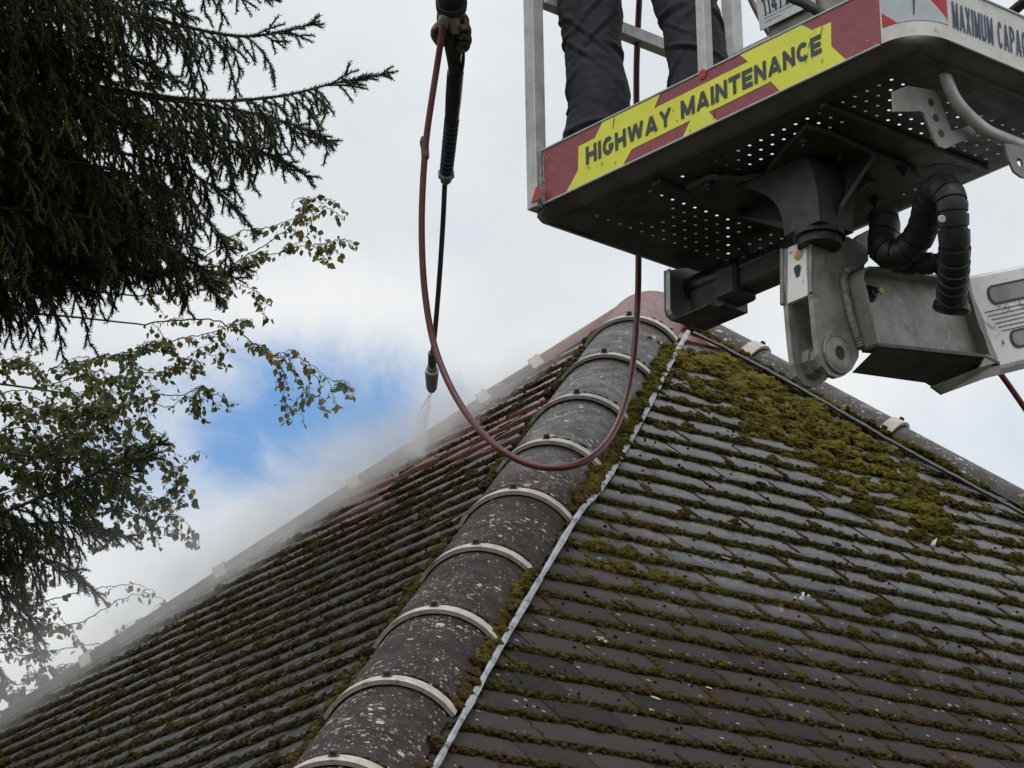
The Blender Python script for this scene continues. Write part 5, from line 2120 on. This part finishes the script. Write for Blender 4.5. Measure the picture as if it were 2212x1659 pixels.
def curve_from(p, d, L, droop, n=7, curl=0.0):
    """polyline from p along d, bending down (droop > 0) or up at its end (curl)"""
    out = [np.asarray(p, float)]
    d = unit(d)
    for k in range(n):
        t = (k + 1) / n
        d = unit(d + V(0, 0, -droop / n) + V(0, 0, curl * t / n))
        out.append(out[-1] + d * L / n)
    return np.array(out)


NG = [V(0.020, 0.032, 0.011), V(0.027, 0.042, 0.012), V(0.044, 0.062, 0.014), V(0.085, 0.105, 0.022)]


def ncol(light=0.0):
    r = SR.random()
    return NG[3] if r < 0.08 + light else NG[2] if r < 0.25 + light else NG[1] if r < 0.6 else NG[0]


def spruce_limb(pts, w0, dens=1.0, hang=1.0, tipup=0.0, bare=0.0, ln=1.0, light=0.0):
    p0_ = np.asarray(pts[0])
    root_ = V(tbase[0], tbase[1], p0_[2] + 0.10)
    st_ = np.linspace(0, 1, 7)[:, None]
    stem_ = root_ * (1 - st_) + p0_ * st_ + np.array([[0, 0, 0.03 * math.sin(math.pi * q)] for q in st_[:, 0]])
    twigs.append((stem_, np.linspace(w0 * 1.1, w0 * 0.6, 7)))
    P = smooth_path(pts, 10)
    seg = np.linalg.norm(np.diff(P, axis=0), axis=1)
    cum = np.concatenate([[0], np.cumsum(seg)])
    Lt = cum[-1]
    twigs.append((P, np.linspace(w0 * 0.6, 0.0022, len(P))))
    shoot(P[int(len(P) * bare):], ncol(light), 1.05, 1.5)
    s = 0.06 * Lt
    k = 0
    while s < Lt - 0.02:
        p = np.array([np.interp(s, cum, P[:, j]) for j in range(3)])
        i = min(len(P) - 2, int(np.searchsorted(cum, s)))
        d = unit(P[min(i + 1, len(P) - 1)] - P[max(i - 1, 0)])
        rem = Lt - s
        side = unit(np.cross(d, V(0, 0, 1))) * (1 if k % 2 else -1)
        young = rem < 0.27
        if young:
            L = min(0.15, 0.045 + 0.42 * rem) * SR.uniform(0.75, 1.2)
            dd = d * 1.0 + side * SR.uniform(0.45, 0.8) + V(0, 0, SR.uniform(-0.5, 0.25) + tipup)
            C = curve_from(p, dd, L, 0.45, 6, 0.15)
            twigs.append((C, np.linspace(0.002, 0.001, len(C))))
            shoot(C, ncol(light))
            if L > 0.085:
                for sg in (-1, 1):
                    sd2 = unit(np.cross(unit(C[3] - C[1]), FW)) * sg
                    shoot(curve_from(C[2 + (sg > 0)], unit(C[4] - C[2]) + sd2 * 0.75, L * 0.5, 0.4, 4), ncol(light))
            s += SR.uniform(0.026, 0.044) / dens
        else:
            L = min(0.32, 0.07 + 0.42 * rem) * SR.uniform(0.45, 1.2) * ln
            dd = d * SR.uniform(0.5, 1.0) + side * SR.uniform(0.1, 0.9) + V(0, 0, -0.35 * hang)
            C = curve_from(p, dd, L, SR.uniform(1.2, 2.2) * hang, 9)
            twigs.append((C, np.linspace(0.002, 0.001, len(C))))
            shoot(C, ncol(light))
            # side shoots of the hanging branchlet
            m = int(L / 0.036)
            cc_ = np.concatenate([[0], np.cumsum(np.linalg.norm(np.diff(C, axis=0), axis=1))])
            for q in range(m):
                sq = (q + 0.6) / m * cc_[-1]
                pp = np.array([np.interp(sq, cc_, C[:, j]) for j in range(3)])
                ii = min(len(C) - 2, int(np.searchsorted(cc_, sq)))
                d2 = unit(C[ii + 1] - C[max(ii - 1, 0)])
                sd = unit(np.cross(d2, FW + SR.normal(0, 0.5, 3))) * (1 if q % 2 else -1)
                L2 = SR.uniform(0.05, 0.11) * (1 - 0.35 * sq / cc_[-1])
                C2 = curve_from(pp, d2 * 0.9 + sd * SR.uniform(0.45, 0.75), L2, 0.7, 4)
                shoot(C2, ncol(light))
            s += SR.uniform(0.024, 0.046) / dens
        k += 1
    for sg in (-1, 1):
        dd = unit(P[-1] - P[-3])
        sd = unit(np.cross(dd, FW)) * sg
        C = curve_from(P[-3], dd + sd * 0.55, 0.05, 0.1, 4)
        shoot(C, ncol(light))


def S_(px, py, dz=0.0):
    return at(px, py, SZ + dz)


# limbs that make the outline
spruce_limb([S_(-200, -160, .1), S_(150, -110, .05), S_(420, -60), S_(606, 4, -.03)], 0.014, 1.0, 1.0)
spruce_limb([S_(-150, -60, .2), S_(200, 10, .1), S_(480, 74), S_(600, 70), S_(690, 46, -.05)], 0.016, 1.0, 1.0, 0.12)
spruce_limb([S_(-150, 120, -.1), S_(150, 175, -.1), S_(330, 205, -.15), S_(480, 218, -.2), S_(620, 205, -.2), S_(720, 180, -.22), S_(850, 156, -.25)], 0.015, 1.05, 1.0, 0.15, 0.3)
spruce_limb([S_(-100, 150, .1), S_(250, 200, .1), S_(520, 240, 0), S_(640, 272, -.05), S_(726, 312, -.1)], 0.014, 1.05, 1.0)
spruce_limb([S_(-100, 230, 0), S_(220, 260, 0), S_(480, 300, -.05), S_(610, 350, -.1), S_(676, 388, -.1)], 0.014, 1.05, 1.0)
spruce_limb([S_(-100, 300, .2), S_(200, 320, .2), S_(400, 370, .1), S_(500, 440, .05), S_(556, 508, 0)], 0.014, 1.0, 1.1)
spruce_limb([S_(-100, 330, -.2), S_(150, 350, -.2), S_(350, 400, -.2), S_(470, 500, -.25), S_(505, 590, -.25)], 0.013, 1.0, 1.1)
spruce_limb([S_(-100, 440, 0), S_(120, 450, 0), S_(300, 500, 0), S_(420, 570, -.05), S_(478, 655, -.05)], 0.013, 1.0, 1.1)
spruce_limb([S_(-150, 470, .25), S_(100, 470, .2), S_(320, 540, .15), S_(450, 590, .1), S_(545, 575, .1)], 0.012, .9, .9)
# inner fill
fill = []
for i in range(30):
    y0 = -150 + 780 * (i / 29) + SR.uniform(-20, 20)
    xe = SR.uniform(180, 440) - 0.12 * max(0, y0 - 250)
    ye = y0 + SR.uniform(70, 190)
    ye = min(ye, 640 - 0.12 * xe)
    dz = SR.uniform(-.35, .75)
    fill.append((y0, xe, ye, dz))
for y0, xe, ye, dz in fill:
    spruce_limb([S_(-250, y0, dz), S_(-50, y0 + 15, dz), S_(xe * .5, (y0 + ye) / 2 - 15, dz), S_(xe, ye, dz - .05)], 0.012, 0.95, 1.15, 0, 0, 1.15, 0.04 if dz < 0 else 0.0)
for i in range(16):
    xe = SR.uniform(60, 470)
    ye = 545 - 0.05 * xe + SR.uniform(-60, 70)
    dz = SR.uniform(0.1, .8)
    spruce_limb([S_(xe - 330, ye - 190, dz), S_(xe - 200, ye - 160, dz), S_(xe - 70, ye - 80, dz), S_(xe, ye, dz)], 0.010, 0.95, 1.3, 0, 0, 1.3, 0.0)
# low branch crossing the birch
spruce_limb([S_(-160, 1180, -.3), S_(-20, 1118, -.3), S_(120, 1062, -.3), S_(240, 1005, -.3), S_(364, 948, -.3)], 0.013, 1.15, 1.05, 0.1, 0.0, 0.85)
spruce_limb([S_(-160, 1200, -.2), S_(-20, 1160, -.2), S_(90, 1130, -.2), S_(190, 1135, -.2), S_(296, 1166, -.2)], 0.010, 1.1, 1.1, 0, 0, 0.9)
spruce_limb([S_(-160, 1230, -.25), S_(-40, 1200, -.25), S_(60, 1200, -.25), S_(150, 1230, -.25), S_(215, 1290, -.25)], 0.010, 1.1, 1.1, 0, 0, 0.9)
spruce_limb([S_(-160, 1280, -.3), S_(-60, 1270, -.3), S_(10, 1290, -.3), S_(60, 1330, -.3), S_(85, 1385, -.3)], 0.008, 1.1, 1.1, 0, 0, 0.8)
spruce_limb([S_(-120, 1380, -.3), S_(-60, 1400, -.3), S_(-10, 1430, -.3), S_(12, 1468, -.3)], 0.006, 1.1, 1.0, 0, 0, 0.6)

br_ = MB()
for P, R in twigs:
    br_.tube(P, R, 6, 0, False)
spruce_br = br_.build("branch", M["twig"], spruce, True)
NV = np.concatenate(needles_v)
spruce_nd = mesh_np("needles", NV, np.arange(len(NV)).reshape(-1, 4), nm, spruce, False, None, {"tint": np.concatenate(needles_c)})
# the other sides of the tree, out of the picture
for ang, dz in ((95, 0), (180, 0), (265, 0), (110, 1.75), (155, 1.6), (205, 1.7), (255, 1.75), (100, -1.5), (180, -1.6), (260, -1.5), (110, -3.0), (180, -3.1), (255, -3.0)):
    for src_o in (spruce_br, spruce_nd):
        c_ = src_o.copy()
        COL.objects.link(c_)
        c_.parent = spruce
        k_ = 1.0 if dz < 1 else 0.55
        c_.scale = (k_, k_, 1.0)
        c_.location = (0, 0, dz)
        c_.rotation_euler = (0, 0, math.radians(ang))

# ------------------------------------------------------------------ birch
BZ_ = 15.5
birch = empty("birch_tree", (at(-700, 0, BZ_)[0], at(-700, 0, BZ_)[1], 0), "birch with small yellowing leaves on thin hanging twigs behind the spruce", "tree")
bk = MB()
b0 = at(-700, 900, BZ_)
bbase = V(b0[0], b0[1], 0)
bk.tube([bbase, bbase + V(0.05, 0, 3), bbase + V(0.12, 0.05, 7), bbase + V(0.2, 0, 11)], [0.14, 0.12, 0.08, 0.02], 18)
M["birchbark"] = worn("birch_bark", (0.55, 0.53, 0.5), (0.42, 0.4, 0.37), 0.8, 0, 10, dirt=(0.04, 0.035, 0.03), dscale=16, dlo=0.6, dhi=0.66)
auto_smooth(bk.build("trunk", M["birchbark"], birch), 60)
M["birchtwig"] = worn("birch_twig", (0.075, 0.055, 0.042), (0.05, 0.038, 0.03), 0.8, 0, 50)
lm, lt_, lb2 = mat("birch_leaf", (0.05, 0.06, 0.02), 0.5, 0, 0.35)
lv_ = lt_.nodes.new("ShaderNodeVertexColor")
lv_.layer_name = "tint"
lt_.links.new(lv_.outputs["Color"], lb2.inputs["Base Color"])
tl_ = lt_.nodes.new("ShaderNodeBsdfTranslucent")
lt_.links.new(lv_.outputs["Color"], tl_.inputs["Color"])
ad_ = lt_.nodes.new("ShaderNodeMixShader")
ad_.inputs[0].default_value = 0.45
lt_.links.new(lb2.outputs[0], ad_.inputs[1])
lt_.links.new(tl_.outputs[0], ad_.inputs[2])
for nd in lt_.nodes:
    if nd.type == "OUTPUT_MATERIAL":
        lt_.links.new(ad_.outputs[0], nd.inputs["Surface"])
BR = np.random.default_rng(91)
leaf_v, leaf_f, leaf_c, btw = [], [], [], []
LEAF = [(0, 0), (0.30, 0.16), (0.46, 0.36), (0.40, 0.56), (0.20, 0.78), (0, 1.0), (-0.20, 0.78), (-0.40, 0.56), (-0.46, 0.36), (-0.30, 0.16)]


def leaf(p, size):
    """toothed heart shape hanging from p, a little folded along its midrib"""
    dn = unit(V(BR.normal(0, 0.6), BR.normal(0, 0.6), -1 + 0.8 * abs(BR.normal(0, 0.6))))
    sd = unit(np.cross(dn, unit(BR.normal(0, 1, 3))))
    nn = np.cross(dn, sd)
    o = len(leaf_v)
    cup = BR.uniform(0.05, 0.35)
    curl = BR.normal(0, 0.18)
    for x, y in LEAF:
        jag = 1 + BR.normal(0, 0.06)
        leaf_v.append(p + size * (sd * x * 0.82 * jag + dn * (y + 0.12) + nn * (cup * abs(x) + curl * y * y)))
    leaf_v.append(p + size * (dn * 0.45 + nn * (curl * 0.2)))
    n = len(LEAF)
    for k in range(n):
        leaf_f.append([o + k, o + (k + 1) % n, o + n])
    r = BR.random()
    c = V(0.085, 0.095, 0.03) if r < 0.5 else V(0.055, 0.075, 0.032) if r < 0.78 else V(0.13, 0.105, 0.03) if r < 0.95 else V(0.24, 0.12, 0.03)
    leaf_c.extend([c * BR.uniform(0.9, 2.1)] * (n + 1))


def birch_twig(pts, w, dens=1.0, leaves=True, sub=True, size=0.032):
    P = smooth_path(pts, 9)
    P = P + BR.normal(0, 0.0035, P.shape)
    btw.append((P, np.linspace(w, 0.0011, len(P))))
    cum = np.concatenate([[0], np.cumsum(np.linalg.norm(np.diff(P, axis=0), axis=1))])
    s = 0.03
    while s < cum[-1]:
        p = np.array([np.interp(s, cum, P[:, j]) for j in range(3)])
        if leaves:
            for _ in range(BR.integers(1, 3)):
                q = p + V(BR.normal(0, 0.012), BR.normal(0, 0.012), -abs(BR.normal(0, 0.010)))
                btw.append((np.array([p, (p + q) / 2 + V(0, 0, 0.002), q]), np.array([0.0007, 0.0006, 0.0006])))
                leaf(q, size * BR.uniform(0.5, 1.3))
        if sub and BR.random() < 0.30 * dens:
            i = min(len(P) - 2, int(np.searchsorted(cum, s)))
            d = unit(P[i + 1] - P[max(0, i - 1)])
            sd = unit(np.cross(d, FW)) * (1 if BR.random() < 0.5 else -1)
            L = BR.uniform(0.06, 0.16)
            C = curve_from(p, d + sd * BR.uniform(.4, .9) + FW * BR.normal(0, .4), L, 1.0, 6)
            birch_twig([C[0], C[2], C[4], C[6]], 0.0016, dens, True, False, size)
        s += BR.uniform(0.022, 0.042) / dens
    leaf(P[-1], size)


def B_(px, py, dz=0.0):
    return at(px, py, BZ_ + dz)


def JT(lst, w, dens=1.0, **k):
    dz = BR.uniform(-.3, .3)
    birch_twig([B_(x, y, dz) for x, y in lst], w, dens, **k)


JT([(300, 640), (420, 610), (520, 560), (600, 510), (660, 455), (690, 420)], .004, 1.05)
JT([(380, 640), (480, 590), (560, 560), (640, 535), (700, 525), (724, 520)], .003, 1.05)
JT([(440, 560), (520, 500), (580, 490), (640, 470), (706, 436)], .003, 1.05)
JT([(420, 610), (500, 610), (550, 630), (560, 655)], .002, 1.0)
JT([(300, 700), (420, 690), (500, 705), (545, 740), (590, 770), (650, 775), (700, 810), (744, 836)], .004, .9)
JT([(530, 735), (575, 760), (610, 800), (612, 845), (606, 880)], .002, .9)
JT([(600, 770), (640, 800), (655, 850), (650, 880), (658, 912)], .002, .9)
JT([(660, 780), (690, 830), (690, 870), (700, 892)], .002, .9)
JT([(200, 780), (300, 760), (380, 735), (450, 720), (520, 700), (545, 690)], .004, 1.1)
JT([(180, 850), (280, 810), (360, 800), (420, 760), (465, 735)], .003, 1.1)
JT([(100, 960), (220, 900), (320, 860), (400, 850), (440, 840), (470, 880)], .004, 1.0)
JT([(300, 850), (360, 880), (400, 860), (440, 880)], .002, 1.0)
JT([(100, 900), (220, 930), (300, 950), (350, 990), (375, 1010), (400, 1000)], .004, 1.1)
JT([(330, 960), (370, 1010), (380, 1030), (385, 1050)], .002, 1.0)
JT([(150, 1000), (240, 1040), (310, 1060), (350, 1100), (395, 1120), (412, 1150)], .003, 1.15)
JT([(250, 1060), (330, 1080), (370, 1060), (390, 1090)], .002, 1.1)
JT([(200, 1060), (290, 1110), (350, 1140), (375, 1150)], .003, 1.15)
for i in range(48):
    x0 = BR.uniform(-150, 180)
    y0 = BR.uniform(740, 1090)
    x1 = x0 + BR.uniform(110, 230)
    y1 = y0 + BR.uniform(-40, 120)
    x1 = min(x1, 400 - 0.25 * abs(y1 - 900))
    JT([(x0, y0), (x0 * .6 + x1 * .4, y0 - 18), (x0 * .3 + x1 * .7, y0 * .5 + y1 * .5 - 8), (x1, y1)], .003, 1.05)
for i in range(16):
    x0 = BR.uniform(-100, 40)
    y0 = BR.uniform(1120, 1420)
    x1 = x0 + BR.uniform(90, 190)
    JT([(x0, y0), (x0 * .6 + x1 * .4, y0 - 14), (x1, y0 + BR.uniform(0, 70))], .003, 1.0)
JT([(0, 1410), (90, 1370), (190, 1335), (270, 1290), (330, 1285), (362, 1305)], .004, .7, sub=False)
JT([(20, 1330), (130, 1290), (220, 1270), (290, 1262), (340, 1280)], .003, .7, sub=False)
JT([(40, 1420), (140, 1400), (240, 1385), (300, 1350), (350, 1300)], .003, .8)
JT([(-40, 1480), (60, 1470), (120, 1440), (180, 1430)], .003, 1.2)
JT([(-60, 1530), (0, 1500), (60, 1490), (100, 1500)], .003, 1.3)
for y0, x1, y1, dz in ((520, 300, 640, 0), (600, 300, 700, .2), (760, 150, 850, -.1), (860, 100, 960, .1), (900, 150, 1000, -.2), (1040, 20, 1180, 0), (1250, 0, 1410, .1), (1330, -40, 1480, -.1), (690, -100, 800, .2), (960, -100, 1060, -.2)):
    a_, b_ = B_(x1, y1, dz), V(bbase[0] + 0.1, bbase[1], B_(-700, y0)[2] - 0.3)
    bt_ = smooth_path([b_, b_ * .65 + a_ * .35 + V(0, 0, .12), b_ * .3 + a_ * .7 + V(0, 0, .10), a_], 6)
    btw.append((bt_, np.linspace(0.012, 0.004, len(bt_))))
bb_ = MB()
for P, R in btw:
    bb_.tube(P, R, 5, 0, False)
birch_br = bb_.build("branch", M["birchtwig"], birch, True)
birch_lv = mesh_np("leaves", np.array(leaf_v), leaf_f, lm, birch, True, None, {"tint": np.array(leaf_c)})
for ang, dz in ((100, 0), (140, .3), (180, 0), (225, .2), (262, 0), (120, 1.7), (190, 1.6), (250, 1.8), (110, -1.6), (180, -1.5), (250, -1.6)):
    for src_o in (birch_br, birch_lv):
        c_ = src_o.copy()
        COL.objects.link(c_)
        c_.parent = birch
        c_.location = (0, 0, dz)
        c_.rotation_euler = (0, 0, math.radians(ang))

# dim trees far behind the spray
M["fartree"] = mat("distant_foliage", (0.03, 0.04, 0.022), 0.9)[0]
for k, (px, py, R_, lab) in enumerate(((40, 1905, 1.75, "dim broad tree crown low behind the spray at the end of the roof"),)):
    far = empty("distant_tree", (at(px, py, 24)[0], at(px, py, 24)[1], 0), lab, "tree")
    c_ = at(px, py, 24)
    fm = MB()
    fm.tube([V(c_[0], c_[1], 0), c_ - V(0, 0, 0.3)], [0.14, 0.06], 10)
    fm.build("trunk", M["bark"], far)
    N_ = 14000
    rg = np.random.default_rng(40 + k)
    q = rg.normal(0, 1, (N_, 3))
    q /= np.linalg.norm(q, axis=1)[:, None]
    q *= (rg.random((N_, 1)) ** 0.4) * V(1.2, 0.8, 0.75) * R_
    q += 0.34 * np.array([[mnoise.noise(Vector(x * 1.6 + V(k, 1, 2))), mnoise.noise(Vector(x * 1.6 + V(9, k, 2))), mnoise.noise(Vector(x * 1.6 + V(3, 1, k)))] for x in q])
    a = rg.normal(0, 1, (N_, 3))
    b = rg.normal(0, 1, (N_, 3))
    a /= np.linalg.norm(a, axis=1)[:, None] / 0.045
    b /= np.linalg.norm(b, axis=1)[:, None] / 0.045
    vv = np.stack([c_ + q - a, c_ + q + b, c_ + q + a, c_ + q - b], 1).reshape(-1, 3)
    mesh_np("crown", vv, np.arange(N_ * 4).reshape(-1, 4), M["fartree"], far)

# small things lying on the roof
def on_roof(px, py, lift=0.03):
    return hit(px, py, PA + NRs * lift, NRs)


fe = MB()
fpts = smooth_path([on_roof(2017, 1190, .03), on_roof(2016, 1180, .045), on_roof(2019, 1170, .055), on_roof(2024, 1163, .06)], 6)
vs = []
for i, p in enumerate(fpts):
    t = i / (len(fpts) - 1)
    w = 0.0065 * math.sin(math.pi * min(1, 0.12 + 0.88 * t)) + 0.0006
    vs += [p - RT * w + FW * 0.001, p + RT * 0.0005, p + RT * w * .7 + FW * 0.001]
fe.add(vs, [[i * 3 + a, i * 3 + a + 1, (i + 1) * 3 + a + 1, (i + 1) * 3 + a] for i in range(len(fpts) - 1) for a in (0, 1)])
fe.tube(fpts, 0.0008, 6)
M["feather"], _, _ = mat("white_feather", (0.75, 0.75, 0.72), 0.7)
tag(fe.build("feather", M["feather"], None, True), "small white feather standing curved in the moss of the roof", "feather")
fl2 = MB()
c_ = on_roof(1737, 1291, .03)
rg = np.random.default_rng(3)
for k in range(9):
    p = c_ + rg.normal(0, 0.004, 3) * V(1.5, 1, .8)
    fl2.lathe(p, rg.normal(0, 1, 3), [(0, 0.001), (0.003, 0.0042), (0.006, 0.0042), (0.008, 0.001)], 7)
tag(fl2.build("down_tuft", M["feather"], None, True), "fluffy white tuft caught on the edge of a tile course", "tuft")


def fallen(px, py, sx, sy, col, label, rot):
    b = MB()
    c = on_roof(px, py, .024)
    u_, v_ = eRs * math.cos(rot) + dRs * math.sin(rot), -eRs * math.sin(rot) + dRs * math.cos(rot)
    pts = [c + u_ * sx * math.cos(a) * (1 + .12 * math.sin(3 * a)) + v_ * sy * math.sin(a) for a in np.linspace(0, 2 * math.pi, 12, endpoint=False)]
    b.prism(pts, NRs * 0.0012)
    m_, _, _ = mat("fallen_leaf", col, 0.6)
    return tag(b.build("fallen_leaf", m_, None), label, "leaf", "pale leaves lying on the roof tiles")


fallen(1298, 1382, .016, .011, (0.36, 0.30, 0.26), "pinkish round leaf flat on a tile close to the metal strip", 0.1)
fallen(1416, 1508, .011, .0045, (0.42, 0.38, 0.33), "pointed cream leaf flat on a dark tile low on the roof", 0.4)
fallen(1531, 1486, .008, .003, (0.4, 0.39, 0.36), "narrow whitish leaf tucked beside moss low on the roof", 0.3)
fallen(1272, 2000 * 0.0 + 1022, .017, .003, (0.4, 0.39, 0.36), "white dry leaf stalk beside the metal strip at the middle of the roof", 0.5)
fallen(1568, 1206, .012, .003, (0.4, 0.39, 0.37), "white streaky dead leaf among the moss in the middle of the roof", 0.2)

# ------------------------------------------------------------------ water spray and drifting mist
def vol_mat(name, builder, col=(0.90, 0.893, 0.887), aniso=0.1):
    m = bpy.data.materials.new(name)
    m.use_nodes = True
    t = m.node_tree
    t.nodes.clear()
    out = t.nodes.new("ShaderNodeOutputMaterial")
    pv_ = t.nodes.new("ShaderNodeVolumePrincipled")
    pv_.inputs["Color"].default_value = (*col, 1)
    pv_.inputs["Anisotropy"].default_value = aniso
    t.links.new(builder(t), pv_.inputs["Density"])
    t.links.new(pv_.outputs[0], out.inputs["Volume"])
    return m


HLn = HL


def mist_density(t):
    p = pos_node(t)
    base_ = APEX - V(0, 1, 0) * 0.22 - V(0, 0, 1) * 0.125
    rel = vmath(t, "SUBTRACT", p, tuple(base_))
    wob = noise(t, p, 2.6, 4.0, 0.55)
    wob2 = noise(t, p, 9.0, 4.0, 0.6)
    s_ = vmath(t, "DOT_PRODUCT", rel, tuple(HLn))
    perp = vmath(t, "SUBTRACT", rel, vmath(t, "SCALE", tuple(HLn), None, s_))
    d_ = vmath(t, "LENGTH", perp)
    up_ = vmath(t, "DOT_PRODUCT", perp, tuple(hip_up(HL)))
    d2 = math_node(t, "ADD", d_, math_node(t, "MULTIPLY", math_node(t, "SUBTRACT", wob, 0.5), 0.18))
    # width of the cloud along the hip: narrow by the crown, wide past the nozzle
    wid = math_node(t, "ADD", maprange(t, s_, 0.10, 0.75, 0.09, 0.20), maprange(t, s_, 1.0, 2.4, 0.0, 0.03))
    f = maprange(t, math_node(t, "DIVIDE", d2, wid), 0.15, 1.0, 1.0, 0.0)
    alongf = math_node(t, "MULTIPLY", maprange(t, s_, 0.05, 0.62), maprange(t, s_, 0.95, 2.4, 1.0, 0.14))
    tex = math_node(t, "MULTIPLY", maprange(t, wob2, 0.3, 0.7, 0.35, 1.5, False), maprange(t, noise(t, p, 30.0, 4.0, 0.6), 0.3, 0.7, 0.6, 1.4, False))
    k = math_node(t, "MULTIPLY", math_node(t, "MULTIPLY", f, alongf), tex)
    veil = math_node(t, "MULTIPLY", maprange(t, d2, 0.05, 0.40, 1.0, 0.0), maprange(t, s_, 0.2, 1.0))
    return math_node(t, "ADD", math_node(t, "MULTIPLY", k, 6.3), math_node(t, "MULTIPLY", veil, 0.5))


ms_ = MB()
c_mid = APEX + HL * 1.25
ms_.box(c_mid, HL * 1.45, hip_up(HL) * 0.48, np.cross(HL, hip_up(HL)) * 0.48)
mist = ms_.build("mist", vol_mat("water_mist", mist_density), None)
tag(mist, "drifting cloud of fine water mist along the far hip of the roof", None, None, "stuff")

# jet: a hollow fan of droplets below the nozzle, thicker along one whirling streak
tip = A5 + ax * 0.0
jend = hit(897, 985, APEX + NLs * 0.06, NLs)
jd = unit(jend - tip)
jl = np.linalg.norm(jend - tip)


def jet_density(t):
    p = pos_node(t)
    rel = vmath(t, "SUBTRACT", p, tuple(tip))
    h = vmath(t, "DOT_PRODUCT", rel, tuple(jd))
    r_ = vmath(t, "LENGTH", vmath(t, "SUBTRACT", rel, vmath(t, "SCALE", tuple(jd), None, h)))
    w = math_node(t, "ADD", math_node(t, "MULTIPLY", h, 0.15), 0.003)
    f = maprange(t, math_node(t, "DIVIDE", r_, w), 0.0, 1.0, 1.0, 0.0)
    g = maprange(t, h, 0.0, jl, 1.0, 0.30)
    nz2 = maprange(t, noise(t, p, 60.0, 4.0, 0.7), 0.3, 0.7, 0.3, 1.6, False)
    return math_node(t, "MULTIPLY", math_node(t, "MULTIPLY", math_node(t, "MULTIPLY", f, g), nz2), 80.0)


js = MB()
js.lathe(tip, jd, [(0, 0.006), (jl * 0.5, jl * 0.5 * 0.20 + 0.006), (jl, jl * 0.20 + 0.006)], 20)
jet = js.build("water_spray", vol_mat("spray_droplets", jet_density, (0.95, 0.96, 0.97), 0.3), None)
tag(jet, "thin fan of water spray leaving the nozzle of the lance", None, None, "stuff")
wm, wt_, wb2 = mat("water_jet", (0.8, 0.8, 0.79), 0.25)
dr = MB()
rg = np.random.default_rng(17)
side_j = unit(np.cross(jd, FW))
for k in range(520):
    u_ = rg.random() ** 0.8
    base_p = tip + jd * jl * u_ * 0.92
    off = -side_j * (0.045 * math.sin(u_ * 2.2)) * 0.6 + rg.normal(0, 0.0008 + 0.006 * u_, 3)
    if np.dot(side_j, RT) < 0:
        off = side_j * (0.045 * math.sin(u_ * 2.2)) * 0.6 + rg.normal(0, 0.0008 + 0.006 * u_, 3)
    p = base_p + off
    r = rg.uniform(0.0003, 0.0008) * (1.2 - 0.5 * u_)
    dr.tube([p, p + jd * r * 4, p + jd * r * 9], [r * .3, r, r * .2], 5)
drops = dr.build("water_jet", wm, jet, True)
